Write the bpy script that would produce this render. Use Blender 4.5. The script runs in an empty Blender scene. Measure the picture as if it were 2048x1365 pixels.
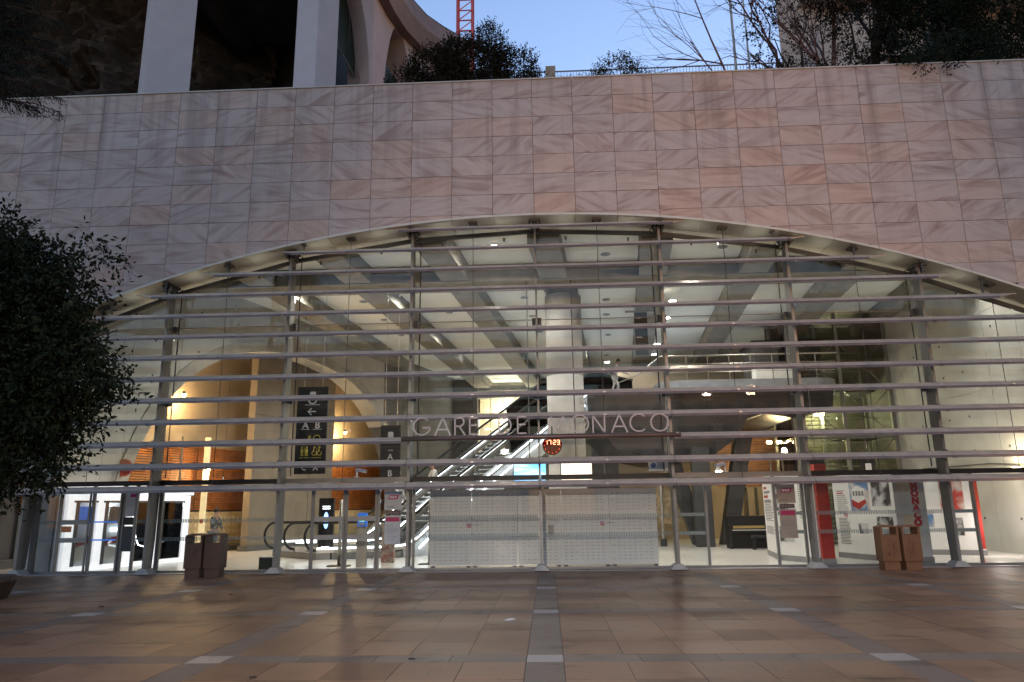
import bpy, bmesh, math, random
from mathutils import Vector, Matrix
R = math.radians
rnd = random.Random(7)
sc = bpy.context.scene
COL = sc.collection

# ------------------------------------------------------------------ camera
cam_d = bpy.data.cameras.new('camera')
cam = bpy.data.objects.new('camera', cam_d)
COL.objects.link(cam)
cam_d.sensor_width = 36.0
cam_d.lens = 1463.2 / 2048 * 36.0
cam_d.clip_start = 0.1
cam_d.clip_end = 3000
pitch, yaw, roll = 0.22475, -0.04485, -0.01325
cp, sp, cy, sy = math.cos(pitch), math.sin(pitch), math.cos(yaw), math.sin(yaw)
Fw = Vector((sy * cp, cy * cp, sp)); r0 = Vector((cy, -sy, 0)); u0 = r0.cross(Fw)
rr = math.cos(roll) * r0 + math.sin(roll) * u0
uu = -math.sin(roll) * r0 + math.cos(roll) * u0
M = Matrix((rr, uu, -Fw)).transposed().to_4x4()
M.translation = Vector((0.2, -20.71, 1.636))
cam.matrix_world = M
sc.camera = cam

# ------------------------------------------------------------------ world, sun, exposure
SUN_EL, SUN_AZ = R(3.0), R(25)
w = bpy.data.worlds.new('World'); sc.world = w; w.use_nodes = True
nt = w.node_tree; nt.nodes.clear()
sky = nt.nodes.new('ShaderNodeTexSky'); sky.sky_type = 'NISHITA'; sky.sun_disc = False
sky.sun_elevation = SUN_EL; sky.sun_rotation = SUN_AZ
sky.air_density = 1.3; sky.dust_density = 0.3; sky.ozone_density = 2.5
bgn = nt.nodes.new('ShaderNodeBackground'); bgn.inputs['Strength'].default_value = 0.15
hs = nt.nodes.new('ShaderNodeHueSaturation'); hs.inputs['Saturation'].default_value = 0.92
out = nt.nodes.new('ShaderNodeOutputWorld')
nt.links.new(sky.outputs[0], hs.inputs['Color']); tint = nt.nodes.new('ShaderNodeMix'); tint.data_type = 'RGBA'; tint.blend_type = 'MULTIPLY'; tint.inputs['Factor'].default_value = 1
tint.inputs['B'].default_value = (1.0, .965, 1.17, 1); nt.links.new(hs.outputs[0], tint.inputs['A']); nt.links.new(tint.outputs['Result'], bgn.inputs['Color'])
nt.links.new(bgn.outputs[0], out.inputs[0])
sun_d = bpy.data.lights.new('sun', 'SUN'); sun_d.energy = 0.06; sun_d.angle = R(12); sun_d.color = (1, .8, .7)
sun = bpy.data.objects.new('sun', sun_d); COL.objects.link(sun)
sdir = Vector((math.sin(SUN_AZ) * math.cos(SUN_EL), math.cos(SUN_AZ) * math.cos(SUN_EL), math.sin(SUN_EL)))
sun.rotation_euler = (-sdir).to_track_quat('-Z', 'Y').to_euler()
sc.view_settings.view_transform = 'Standard'
sc.view_settings.look = 'None'
sc.view_settings.exposure = 2.2
sc.view_settings.gamma = 1.0
sc.view_settings.use_curve_mapping = False
sc.render.engine = 'CYCLES'
cy_ = sc.cycles
cy_.use_denoising = True
cy_.max_bounces = 8; cy_.diffuse_bounces = 3; cy_.glossy_bounces = 3; cy_.transmission_bounces = 4
cy_.transparent_max_bounces = 28
cy_.sample_clamp_indirect = 4.0
cy_.caustics_reflective = False; cy_.caustics_refractive = False
cy_.use_light_tree = True

# ------------------------------------------------------------------ materials
def new_mat(name):
    m = bpy.data.materials.new(name); m.use_nodes = True
    return m, m.node_tree, m.node_tree.nodes['Principled BSDF']

def rnd_piece(nt):
    """a random number that differs from piece to piece (object or loose island)"""
    oi = nt.nodes.new('ShaderNodeObjectInfo'); g = nt.nodes.new('ShaderNodeNewGeometry')
    a = nt.nodes.new('ShaderNodeMath'); a.operation = 'ADD'
    nt.links.new(oi.outputs['Random'], a.inputs[0]); nt.links.new(g.outputs['Random Per Island'], a.inputs[1])
    f = nt.nodes.new('ShaderNodeMath'); f.operation = 'FRACT'; nt.links.new(a.outputs[0], f.inputs[0])
    return f.outputs[0]

def mat(name, col, rough=0.6, metal=0.0, var=0.12, scale=3.0, bump=0.0, emit=None, es=0.0, piece=0.0, spec=0.5, fine=40):
    m, nt, b = new_mat(name)
    b.inputs['Roughness'].default_value = rough; b.inputs['Metallic'].default_value = metal
    b.inputs['Specular IOR Level'].default_value = spec
    tc = nt.nodes.new('ShaderNodeTexCoord')
    n = nt.nodes.new('ShaderNodeTexNoise'); n.inputs['Scale'].default_value = scale; n.inputs['Detail'].default_value = 6
    nt.links.new(tc.outputs['Object'], n.inputs['Vector'])
    mx = nt.nodes.new('ShaderNodeMix'); mx.data_type = 'RGBA'
    c = Vector(col)
    mx.inputs['A'].default_value = (*[max(0, v * (1 - var)) for v in c], 1)
    mx.inputs['B'].default_value = (*[min(1, v * (1 + var)) for v in c], 1)
    mr = nt.nodes.new('ShaderNodeMapRange'); mr.inputs['From Min'].default_value = .3; mr.inputs['From Max'].default_value = .7
    nt.links.new(n.outputs['Fac'], mr.inputs['Value']); nt.links.new(mr.outputs[0], mx.inputs['Factor'])
    last = mx.outputs['Result']
    if piece:
        h = nt.nodes.new('ShaderNodeHueSaturation')
        q = nt.nodes.new('ShaderNodeMapRange'); q.inputs['To Min'].default_value = 1 - piece; q.inputs['To Max'].default_value = 1 + piece
        nt.links.new(rnd_piece(nt), q.inputs['Value']); nt.links.new(q.outputs[0], h.inputs['Value'])
        nt.links.new(last, h.inputs['Color']); last = h.outputs[0]
    nt.links.new(last, b.inputs['Base Color'])
    if bump:
        n2 = nt.nodes.new('ShaderNodeTexNoise'); n2.inputs['Scale'].default_value = fine; n2.inputs['Detail'].default_value = 5
        nt.links.new(tc.outputs['Object'], n2.inputs['Vector'])
        bp = nt.nodes.new('ShaderNodeBump'); bp.inputs['Strength'].default_value = bump; bp.inputs['Distance'].default_value = .02
        nt.links.new(n2.outputs['Fac'], bp.inputs['Height']); nt.links.new(bp.outputs[0], b.inputs['Normal'])
    if emit:
        b.inputs['Emission Color'].default_value = (*emit, 1); b.inputs['Emission Strength'].default_value = es
    return m

def stone_mat():
    m, nt, b = new_mat('veined_stone')
    L = nt.links.new; N = nt.nodes.new
    tc = N('ShaderNodeTexCoord'); r = rnd_piece(nt)
    comb = N('ShaderNodeCombineXYZ')
    for i, k in enumerate((37.0, 91.0, 53.0)):
        mm = N('ShaderNodeMath'); mm.operation = 'MULTIPLY'; mm.inputs[1].default_value = k; L(r, mm.inputs[0]); L(mm.outputs[0], comb.inputs[i])
    add = N('ShaderNodeVectorMath'); add.operation = 'ADD'; L(tc.outputs['Object'], add.inputs[0]); L(comb.outputs[0], add.inputs[1])
    ang = N('ShaderNodeMapRange'); ang.inputs['To Min'].default_value = -.75; ang.inputs['To Max'].default_value = .75
    fr = N('ShaderNodeMath'); fr.operation = 'MULTIPLY'; fr.inputs[1].default_value = 13.7; L(r, fr.inputs[0])
    fr2 = N('ShaderNodeMath'); fr2.operation = 'FRACT'; L(fr.outputs[0], fr2.inputs[0]); L(fr2.outputs[0], ang.inputs['Value'])
    rot = N('ShaderNodeVectorRotate'); rot.rotation_type = 'Y_AXIS'; L(add.outputs[0], rot.inputs['Vector']); L(ang.outputs[0], rot.inputs['Angle'])
    st = N('ShaderNodeMapping'); st.inputs['Scale'].default_value = (0.7, 1.0, 4.0); L(rot.outputs[0], st.inputs['Vector'])
    n1 = N('ShaderNodeTexNoise'); n1.inputs['Scale'].default_value = 1.1; n1.inputs['Detail'].default_value = 10; n1.inputs['Distortion'].default_value = 1.0
    L(st.outputs[0], n1.inputs['Vector'])
    cr = N('ShaderNodeValToRGB'); e = cr.color_ramp.elements
    e[0].position = .26; e[0].color = (.28, .205, .18, 1); e[1].position = .76; e[1].color = (.50, .435, .405, 1)
    x = e.new(.44); x.color = (.405, .335, .305, 1); x = e.new(.52); x.color = (.445, .38, .35, 1)
    L(n1.outputs['Fac'], cr.inputs[0])
    # warm tinted stones here and there
    mix = N('ShaderNodeMix'); mix.data_type = 'RGBA'; mix.blend_type = 'MULTIPLY'
    tr = N('ShaderNodeValToRGB'); t = tr.color_ramp.elements
    t[0].position = 0; t[0].color = (1.0, .93, .88, 1); t[1].position = 1; t[1].color = (.94, .97, 1.0, 1)
    y = t.new(.15); y.color = (1, .84, .72, 1); y = t.new(.22); y.color = (1, .97, .95, 1); y = t.new(.6); y.color = (.88, .88, .89, 1)
    f3 = N('ShaderNodeMath'); f3.operation = 'MULTIPLY'; f3.inputs[1].default_value = 7.31; L(r, f3.inputs[0])
    f4 = N('ShaderNodeMath'); f4.operation = 'FRACT'; L(f3.outputs[0], f4.inputs[0]); L(f4.outputs[0], tr.inputs[0])
    mix.inputs['Factor'].default_value = .7; L(cr.outputs[0], mix.inputs['A']); L(tr.outputs[0], mix.inputs['B'])
    # large weather tone
    gl = N('ShaderNodeNewGeometry'); n3 = N('ShaderNodeTexNoise'); n3.inputs['Scale'].default_value = .18; L(gl.outputs['Position'], n3.inputs['Vector'])
    h = N('ShaderNodeHueSaturation'); q = N('ShaderNodeMapRange'); q.inputs['To Min'].default_value = .88; q.inputs['To Max'].default_value = 1.12
    L(n3.outputs['Fac'], q.inputs['Value']); L(q.outputs[0], h.inputs['Value']); L(mix.outputs['Result'], h.inputs['Color'])
    # rain streaks and grime running down from the coping
    mp5 = N('ShaderNodeMapping'); mp5.inputs['Scale'].default_value = (2.6, 1, .16); L(gl.outputs['Position'], mp5.inputs['Vector'])
    n5 = N('ShaderNodeTexNoise'); n5.inputs['Scale'].default_value = 1.3; n5.inputs['Detail'].default_value = 6; L(mp5.outputs[0], n5.inputs['Vector'])
    sx = N('ShaderNodeSeparateXYZ'); L(gl.outputs['Position'], sx.inputs[0])
    zr = N('ShaderNodeMapRange'); zr.inputs['From Min'].default_value = 10.5; zr.inputs['From Max'].default_value = 14.3; zr.inputs['To Min'].default_value = .25; L(sx.outputs['Z'], zr.inputs['Value'])
    st5 = N('ShaderNodeMapRange'); st5.inputs['From Min'].default_value = .5; st5.inputs['From Max'].default_value = .75; L(n5.outputs['Fac'], st5.inputs['Value'])
    mu = N('ShaderNodeMath'); mu.operation = 'MULTIPLY'; L(zr.outputs[0], mu.inputs[0]); L(st5.outputs[0], mu.inputs[1])
    mz = N('ShaderNodeMix'); mz.data_type = 'RGBA'; L(mu.outputs[0], mz.inputs['Factor']); L(h.outputs[0], mz.inputs['A']); mz.inputs['B'].default_value = (.25, .20, .18, 1)
    L(mz.outputs['Result'], b.inputs['Base Color'])
    b.inputs['Roughness'].default_value = .7; b.inputs['Specular IOR Level'].default_value = .3
    bp = N('ShaderNodeBump'); bp.inputs['Strength'].default_value = .15; bp.inputs['Distance'].default_value = .01
    L(n1.outputs['Fac'], bp.inputs['Height']); L(bp.outputs[0], b.inputs['Normal'])
    return m

def paving_mat(name, ca, cb, rough=.42):
    m, nt, b = new_mat(name); L = nt.links.new; N = nt.nodes.new
    g = N('ShaderNodeNewGeometry'); r = rnd_piece(nt)
    n1 = N('ShaderNodeTexNoise'); n1.inputs['Scale'].default_value = 2.2; n1.inputs['Detail'].default_value = 8; L(g.outputs['Position'], n1.inputs['Vector'])
    mx = N('ShaderNodeMix'); mx.data_type = 'RGBA'; mx.inputs['A'].default_value = (*ca, 1); mx.inputs['B'].default_value = (*cb, 1)
    a = N('ShaderNodeMath'); a.operation = 'MULTIPLY_ADD'; a.inputs[1].default_value = .45; L(r, a.inputs[0]); L(n1.outputs['Fac'], a.inputs[2])
    mr = N('ShaderNodeMapRange'); mr.inputs['From Min'].default_value = .38; mr.inputs['From Max'].default_value = 1.15; L(a.outputs[0], mr.inputs['Value'])
    L(mr.outputs[0], mx.inputs['Factor'])
    # damp / dirty stains of their own shape
    mp = N('ShaderNodeMapping'); mp.inputs['Scale'].default_value = (.75, 1.15, 1); L(g.outputs['Position'], mp.inputs['Vector'])
    n2 = N('ShaderNodeTexNoise'); n2.inputs['Scale'].default_value = 1.5; n2.inputs['Detail'].default_value = 5; L(mp.outputs[0], n2.inputs['Vector'])
    s = N('ShaderNodeMapRange'); s.inputs['From Min'].default_value = .58; s.inputs['From Max'].default_value = .72; s.inputs['To Min'].default_value = 1; s.inputs['To Max'].default_value = .45
    L(n2.outputs['Fac'], s.inputs['Value'])
    n7 = N('ShaderNodeTexNoise'); n7.inputs['Scale'].default_value = 11; n7.inputs['Detail'].default_value = 2; L(g.outputs['Position'], n7.inputs['Vector'])
    s7 = N('ShaderNodeMapRange'); s7.inputs['From Min'].default_value = .66; s7.inputs['From Max'].default_value = .70; s7.inputs['To Min'].default_value = 1; s7.inputs['To Max'].default_value = .62; L(n7.outputs['Fac'], s7.inputs['Value'])
    m7 = N('ShaderNodeMath'); m7.operation = 'MULTIPLY'; L(s.outputs[0], m7.inputs[0]); L(s7.outputs[0], m7.inputs[1])
    h = N('ShaderNodeHueSaturation'); L(m7.outputs[0], h.inputs['Value']); L(mx.outputs['Result'], h.inputs['Color'])
    n5 = N('ShaderNodeTexNoise'); n5.inputs['Scale'].default_value = 60; n5.inputs['Detail'].default_value = 3; L(g.outputs['Position'], n5.inputs['Vector'])
    h2 = N('ShaderNodeHueSaturation'); s2 = N('ShaderNodeMapRange'); s2.inputs['To Min'].default_value = .8; s2.inputs['To Max'].default_value = 1.2
    L(n5.outputs['Fac'], s2.inputs['Value']); L(s2.outputs[0], h2.inputs['Value']); L(h.outputs[0], h2.inputs['Color'])
    L(h2.outputs[0], b.inputs['Base Color'])
    b.inputs['Specular IOR Level'].default_value = .2
    rr_ = N('ShaderNodeMapRange'); rr_.inputs['To Min'].default_value = rough - .1; rr_.inputs['To Max'].default_value = rough + .2
    L(n1.outputs['Fac'], rr_.inputs['Value']); L(rr_.outputs[0], b.inputs['Roughness'])
    bp = N('ShaderNodeBump'); bp.inputs['Strength'].default_value = .2; bp.inputs['Distance'].default_value = .004
    L(n5.outputs['Fac'], bp.inputs['Height']); L(bp.outputs[0], b.inputs['Normal'])
    return m

def glass_mat(name, tint=(.93, .97, .95), strength=1.0, ior=1.45):
    m = bpy.data.materials.new(name); m.use_nodes = True; nt = m.node_tree; nt.nodes.clear()
    o = nt.nodes.new('ShaderNodeOutputMaterial'); t = nt.nodes.new('ShaderNodeBsdfTransparent'); g = nt.nodes.new('ShaderNodeBsdfGlossy')
    t.inputs[0].default_value = (*tint, 1); g.inputs['Roughness'].default_value = .01; g.inputs[0].default_value = (strength * .55,) * 3 + (1,)
    fr = nt.nodes.new('ShaderNodeFresnel'); fr.inputs[0].default_value = ior
    mx = nt.nodes.new('ShaderNodeMixShader')
    nt.links.new(fr.outputs[0], mx.inputs[0]); nt.links.new(t.outputs[0], mx.inputs[1]); nt.links.new(g.outputs[0], mx.inputs[2])
    nt.links.new(mx.outputs[0], o.inputs[0])
    return m

def leaf_mat(name, a, b_):
    m, nt, b = new_mat(name); b.inputs['Specular IOR Level'].default_value = .12
    g = nt.nodes.new('ShaderNodeNewGeometry'); mx = nt.nodes.new('ShaderNodeMix'); mx.data_type = 'RGBA'
    mx.inputs['A'].default_value = (*a, 1); mx.inputs['B'].default_value = (*b_, 1)
    nt.links.new(g.outputs['Random Per Island'], mx.inputs['Factor']); nt.links.new(mx.outputs['Result'], b.inputs['Base Color'])
    b.inputs['Roughness'].default_value = .6
    return m

def emis(name, col, s, noise=None):
    m, nt, b = new_mat(name)
    b.inputs['Base Color'].default_value = (*col, 1); b.inputs['Emission Color'].default_value = (*col, 1)
    b.inputs['Emission Strength'].default_value = s
    if noise:
        tc = nt.nodes.new('ShaderNodeTexCoord'); mp = nt.nodes.new('ShaderNodeMapping'); mp.inputs['Scale'].default_value = noise[1]
        n = nt.nodes.new('ShaderNodeTexNoise'); n.inputs['Scale'].default_value = 1; n.inputs['Detail'].default_value = 1
        r = nt.nodes.new('ShaderNodeValToRGB'); e = r.color_ramp.elements
        e[0].position = .42; e[0].color = (*col, 1); e[1].position = .58; e[1].color = (*noise[0], 1)
        nt.links.new(tc.outputs['Object'], mp.inputs[0]); nt.links.new(mp.outputs[0], n.inputs['Vector']); nt.links.new(n.outputs['Fac'], r.inputs[0])
        nt.links.new(r.outputs[0], b.inputs['Emission Color'])
    return m

def photo_mat(name, dark, light, scale=3.0, seed=0.0):
    """a printed black-and-white or colour picture: blotches in two tones"""
    m, nt, b = new_mat(name)
    tc = nt.nodes.new('ShaderNodeTexCoord'); mp = nt.nodes.new('ShaderNodeMapping'); mp.inputs['Location'].default_value = (seed, seed * 2, seed)
    n = nt.nodes.new('ShaderNodeTexNoise'); n.inputs['Scale'].default_value = scale; n.inputs['Detail'].default_value = 9; n.inputs['Distortion'].default_value = .6
    r = nt.nodes.new('ShaderNodeValToRGB'); e = r.color_ramp.elements
    e[0].position = .42; e[0].color = (*dark, 1); e[1].position = .58; e[1].color = (*light, 1)
    nt.links.new(tc.outputs['Object'], mp.inputs[0]); nt.links.new(mp.outputs[0], n.inputs['Vector']); nt.links.new(n.outputs['Fac'], r.inputs[0])
    nt.links.new(r.outputs[0], b.inputs['Base Color']); b.inputs['Roughness'].default_value = .5
    return m

MT = {}
MT['stone'] = stone_mat()
MT['joint'] = mat('dark_joint', (.09, .065, .06), .9)
MT['soffit'] = mat('cream_soffit', (.50, .50, .44), .5, var=.06, scale=2, piece=.04)
MT['conc'] = mat('grey_concrete', (.36, .345, .31), .75, var=.2, scale=1.2, bump=.15)
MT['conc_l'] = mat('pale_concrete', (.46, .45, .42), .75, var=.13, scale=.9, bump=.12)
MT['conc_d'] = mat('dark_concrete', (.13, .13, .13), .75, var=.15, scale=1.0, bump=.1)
MT['conc_w'] = mat('tan_concrete', (.33, .27, .20), .75, var=.15, scale=1.1, bump=.12)
MT['pier_t'] = mat('dull_tan_concrete', (.24, .20, .155), .75, var=.15, scale=1.1, bump=.12)
MT['beam'] = mat('beam_concrete', (.235, .22, .19), .75, var=.2, scale=1.6, bump=.15)
MT['plaster'] = mat('ceiling_plaster', (.80, .80, .76), .8, var=.03, scale=2, piece=.03)
MT['column'] = mat('white_column', (.42, .41, .405), .6, var=.05, scale=3)
MT['terrazzo'] = mat('white_terrazzo', (.76, .745, .71), .22, var=.04, scale=8, fine=200)
MT['steel'] = mat('brushed_steel', (.42, .40, .37), .38, .85, var=.12, scale=5)
MT['mast'] = mat('grey_painted_steel', (.22, .215, .20), .45, .35, var=.15, scale=2.5)
MT['blade'] = mat('anodised_aluminium', (.70, .60, .50), .32, .45, var=.12, scale=4)
MT['lip'] = mat('pinkish_brown_metal', (.17, .115, .09), .38, .45, var=.25, scale=3, spec=.6)
MT['bronze'] = mat('bronze_tube', (.16, .11, .10), .4, .6, var=.15)
MT['black'] = mat('black_metal', (.015, .015, .016), .5, .2)
MT['dark'] = mat('dark_grey_paint', (.05, .052, .055), .55)
MT['darkclad'] = mat('charcoal_cladding', (.022, .025, .03), .4, .2, var=.25, scale=.8)
MT['fasc'] = mat('pale_blue_fascia', (.30, .33, .39), .4)
MT['white'] = mat('white_paint', (.78, .78, .77), .45, var=.04)
MT['hoard'] = mat('white_hoarding', (.80, .82, .83), .4, var=.03)
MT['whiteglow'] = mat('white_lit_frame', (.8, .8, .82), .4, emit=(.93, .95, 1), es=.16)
MT['glass'] = glass_mat('clear_glass', (.975, .985, .975))
MT['dglass'] = glass_mat('door_glass', (.96, .975, .97))
MT['gglass'] = glass_mat('green_glass', (.84, .88, .82))
MT['bandf'] = mat('door_band', (.33, .32, .29), .6)
MT['hash'] = mat('etched_marks', (.22, .27, .25), .6)
MT['binm'] = mat('rust_red_bin', (.078, .040, .026), .55, var=.1)
MT['binm2'] = mat('orange_brown_bin', (.20, .088, .036), .55, var=.1)
MT['bind'] = mat('bin_relief', (.11, .045, .035), .6)
MT['slab'] = paving_mat('sandstone_paving', (.125, .066, .038), (.275, .155, .092), .45)
MT['band'] = paving_mat('grey_paving', (.125, .090, .072), (.178, .134, .108), .5)
MT['wsq'] = paving_mat('pale_paving', (.26, .23, .21), (.33, .29, .27))
MT['grout'] = mat('grout', (.07, .048, .038), .9)
MT['rock'] = mat('cliff_rock', (.065, .052, .042), .95, var=.35, scale=2.2, bump=.5, fine=9)
MT['leaf'] = leaf_mat('dark_leaf', (.005, .009, .004), (.014, .022, .009))
MT['leaf2'] = leaf_mat('olive_leaf', (.022, .026, .012), (.06, .058, .028))
MT['needle'] = leaf_mat('conifer_needle', (.005, .010, .007), (.014, .022, .014))
MT['leaf3'] = leaf_mat('dusky_leaf', (.008, .010, .005), (.026, .022, .012))
MT['bark'] = mat('bark', (.05, .035, .028), .9, var=.3)
MT['bark2'] = mat('reddish_twig', (.13, .065, .055), .9, var=.3)
MT['wood'] = mat('orange_wood', (.36, .13, .035), .5, var=.25, scale=3, piece=.15)
MT['cream'] = mat('cream_tile', (.62, .50, .30), .5, var=.1, piece=.06)
MT['red'] = mat('red_paint', (.40, .028, .018), .5)
MT['crane'] = mat('crane_red', (.55, .06, .05), .5)
MT['skin'] = mat('skin', (.42, .25, .18), .6)
MT['hair'] = mat('black_hair', (.012, .010, .009), .6)
MT['shirt'] = mat('white_cloth', (.62, .62, .62), .8)
MT['trs'] = mat('grey_trousers', (.20, .21, .24), .85)
MT['plaid'] = photo_mat('plaid_cloth', (.012, .014, .014), (.20, .21, .20), 9.0)
MT['pack'] = mat('dark_pack', (.02, .02, .025), .8)
MT['beige'] = mat('beige_render', (.55, .42, .33), .85, var=.12, scale=.7, bump=.2)
MT['viaduct'] = mat('rendered_concrete', (.43, .36, .35), .85, var=.07, scale=1.0, bump=.1)
MT['pier'] = mat('pale_pier', (.48, .45, .47), .85, var=.06, scale=1.4, bump=.15)
MT['green'] = mat('dark_green_metal', (.03, .045, .035), .5, .3)
MT['text'] = mat('white_letter', (.8, .8, .8), .5)
MT['textd'] = mat('sign_letter', (.33, .30, .31), .45, .2)
MT['yel'] = mat('yellow_print', (.75, .62, .10), .5)
MT['yelp'] = mat('yellow_poster', (.72, .58, .08), .5, emit=(.8, .65, .1), es=.15)
MT['tanp'] = mat('tan_poster', (.36, .29, .23), .5)
MT['mag'] = mat('magenta_print', (.42, .02, .10), .5)
MT['monr'] = mat('deep_red_letter', (.38, .01, .04), .5)
MT['patch'] = mat('cream_patch', (.58, .52, .40), .5)
MT['dash'] = mat('emboss_shade', (.50, .53, .55), .5)  # darker tone puts the relief shade of the dashes into the colour
MT['gpr'] = mat('grey_print', (.22, .22, .23), .6)
MT['lgrey'] = mat('light_grey_panel', (.48, .50, .52), .5)
MT['blue'] = mat('blue_print', (.02, .12, .42), .4, emit=(.03, .2, .8), es=.12)
MT['scrb'] = emis('screen_blue', (.12, .42, .9), .45, ((.55, .85, 1), (1, 1, 14)))
MT['scro'] = emis('screen_advert', (1, .95, .85), .35, ((1, .45, .15), (1.6, 1, .5)))
MT['lamp'] = emis('lamp_glow', (1, .86, .66), 18)
MT['lampw'] = emis('lamp_glow_white', (1, .97, .9), 9)
MT['tube'] = emis('light_strip', (.86, .93, 1), 1.2)
MT['led'] = emis('red_led', (1, .08, .04), .6)
MT['ledy'] = emis('orange_led', (1, .42, .22), .7)
MT['redface'] = mat('dark_red_clock', (.03, .001, .002), .9, spec=.05, emit=(1, .004, .02), es=.016)
MT['wlamp'] = emis('warm_glow', (1, .66, .28), 22)
MT['shopl'] = emis('shop_light', (.8, 1, .95), 1.2)
MT['shopw'] = emis('shop_window_glow', (.75, .62, .4), .12, ((.35, .30, .18), (2.5, 1, 3)))

# ------------------------------------------------------------------ mesh helpers
class MB:
    def __init__(s): s.v = []; s.f = []
    def poly(s, pts):
        n = len(s.v); s.v += [tuple(p) for p in pts]; s.f.append(tuple(range(n, n + len(pts)))); return s
    def box(s, x0, x1, y0, y1, z0, z1):
        n = len(s.v)
        s.v += [(x0, y0, z0), (x1, y0, z0), (x1, y1, z0), (x0, y1, z0), (x0, y0, z1), (x1, y0, z1), (x1, y1, z1), (x0, y1, z1)]
        s.f += [tuple(n + i for i in q) for q in ((0, 3, 2, 1), (4, 5, 6, 7), (0, 1, 5, 4), (1, 2, 6, 5), (2, 3, 7, 6), (3, 0, 4, 7))]
        return s
    def hexa(s, b, t):
        n = len(s.v); s.v += [tuple(p) for p in b] + [tuple(p) for p in t]
        s.f += [tuple(n + i for i in q) for q in ((0, 3, 2, 1), (4, 5, 6, 7), (0, 1, 5, 4), (1, 2, 6, 5), (2, 3, 7, 6), (3, 0, 4, 7))]
        return s
    def bar(s, a, b, w, h=None, up=(0, 0, 1)):
        a = Vector(a); b = Vector(b); h = h or w; d = (b - a).normalized(); up = Vector(up)
        if abs(d.dot(up)) > .98: up = Vector((0, 1, 0))
        x = d.cross(up).normalized() * w / 2; y = x.cross(d).normalized() * h / 2
        return s.hexa([a - x - y, a + x - y, a + x + y, a - x + y], [b - x - y, b + x - y, b + x + y, b - x + y])
    def tube(s, pts, r, n=8, cap=True):
        pts = [Vector(p) for p in pts]; rs = r if isinstance(r, (list, tuple)) else [r] * len(pts)
        base = len(s.v); prev = None
        for i, p in enumerate(pts):
            d = (pts[min(i + 1, len(pts) - 1)] - pts[max(i - 1, 0)]).normalized()
            if prev is None:
                a = d.cross(Vector((0, 0, 1)))
                if a.length < .05: a = d.cross(Vector((0, 1, 0)))
            else: a = prev - d * prev.dot(d)
            a.normalize(); prev = a; b = d.cross(a)
            for k in range(n):
                t = 2 * math.pi * k / n
                s.v.append(tuple(p + (a * math.cos(t) + b * math.sin(t)) * rs[i]))
        for i in range(len(pts) - 1):
            for k in range(n):
                k2 = (k + 1) % n
                s.f.append((base + i * n + k, base + i * n + k2, base + (i + 1) * n + k2, base + (i + 1) * n + k))
        if cap:
            s.f.append(tuple(base + k for k in range(n))[::-1]); e = base + (len(pts) - 1) * n
            s.f.append(tuple(e + k for k in range(n)))
        return s
    def prism(s, pts, axis, a, b):
        """closed outline pts (2D) pushed along an axis from a to b"""
        def P(p, t):
            return {'x': (t, p[0], p[1]), 'y': (p[0], t, p[1]), 'z': (p[0], p[1], t)}[axis]
        n = len(s.v); m = len(pts)
        s.v += [P(p, a) for p in pts] + [P(p, b) for p in pts]
        s.f.append(tuple(range(n, n + m))[::-1]); s.f.append(tuple(range(n + m, n + 2 * m)))
        for i in range(m):
            j = (i + 1) % m; s.f.append((n + i, n + j, n + m + j, n + m + i))
        return s
    def disc(s, c, r, axis, t, n=20):
        pts = [(c[0] + r * math.cos(2 * math.pi * k / n), c[1] + r * math.sin(2 * math.pi * k / n)) for k in range(n)]
        return s.prism(pts, axis, t[0], t[1])
    def mesh(s, name, m, smooth=False, fix=True):
        me = bpy.data.meshes.new(name); me.from_pydata(s.v, [], s.f)
        if fix:
            bm = bmesh.new(); bm.from_mesh(me); bmesh.ops.recalc_face_normals(bm, faces=bm.faces); bm.to_mesh(me); bm.free()
        if m: me.materials.append(MT[m] if isinstance(m, str) else m)
        if smooth:
            for p in me.polygons: p.use_smooth = True
        return me
    def build(s, name, m, parent=None, smooth=False, loc=None, fix=True, kind=None):
        return link(s.mesh(name, m, smooth, fix), name, parent, loc, kind)

def link(me, name, parent=None, loc=None, kind=None, rot=None):
    o = bpy.data.objects.new(name, me); COL.objects.link(o)
    if parent: o.parent = parent
    if loc: o.location = loc
    if rot: o.rotation_euler = rot
    if kind: o['kind'] = kind
    return o

def thing(name, label, cat, loc=(0, 0, 0), rz=0, group=None):
    o = bpy.data.objects.new(name, None); COL.objects.link(o); o.location = loc; o.rotation_euler = (0, 0, rz)
    o.empty_display_size = .1
    o['label'] = label; o['category'] = cat
    if group: o['group'] = group
    return o

def tag(o, label, cat, group=None):
    o['label'] = label; o['category'] = cat
    if group: o['group'] = group
    return o

def copy_thing(root, loc, label, rz=None):
    c = root.copy(); COL.objects.link(c); c.location = loc; c['label'] = label
    if rz is not None: c.rotation_euler = (0, 0, rz)
    def rec(a, b):
        for ch in list(a.children):
            if ch == b: continue
            k = ch.copy(); COL.objects.link(k); k.parent = b; rec(ch, k)
    rec(root, c)
    return c

def text(name, s, size, loc, m, parent=None, rot=(math.pi / 2, 0, 0), ex=.004, align='CENTER', bold=0.0):
    c = bpy.data.curves.new(name, 'FONT'); c.body = s; c.size = size; c.extrude = ex; c.align_x = align; c.align_y = 'CENTER'; c.offset = bold
    c.resolution_u = 3
    c.materials.append(MT[m]); tmp = bpy.data.objects.new(name + '_curve', c)
    me = bpy.data.meshes.new_from_object(tmp); bpy.data.objects.remove(tmp); bpy.data.curves.remove(c)
    return link(me, name, parent, loc, None, rot)

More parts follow.
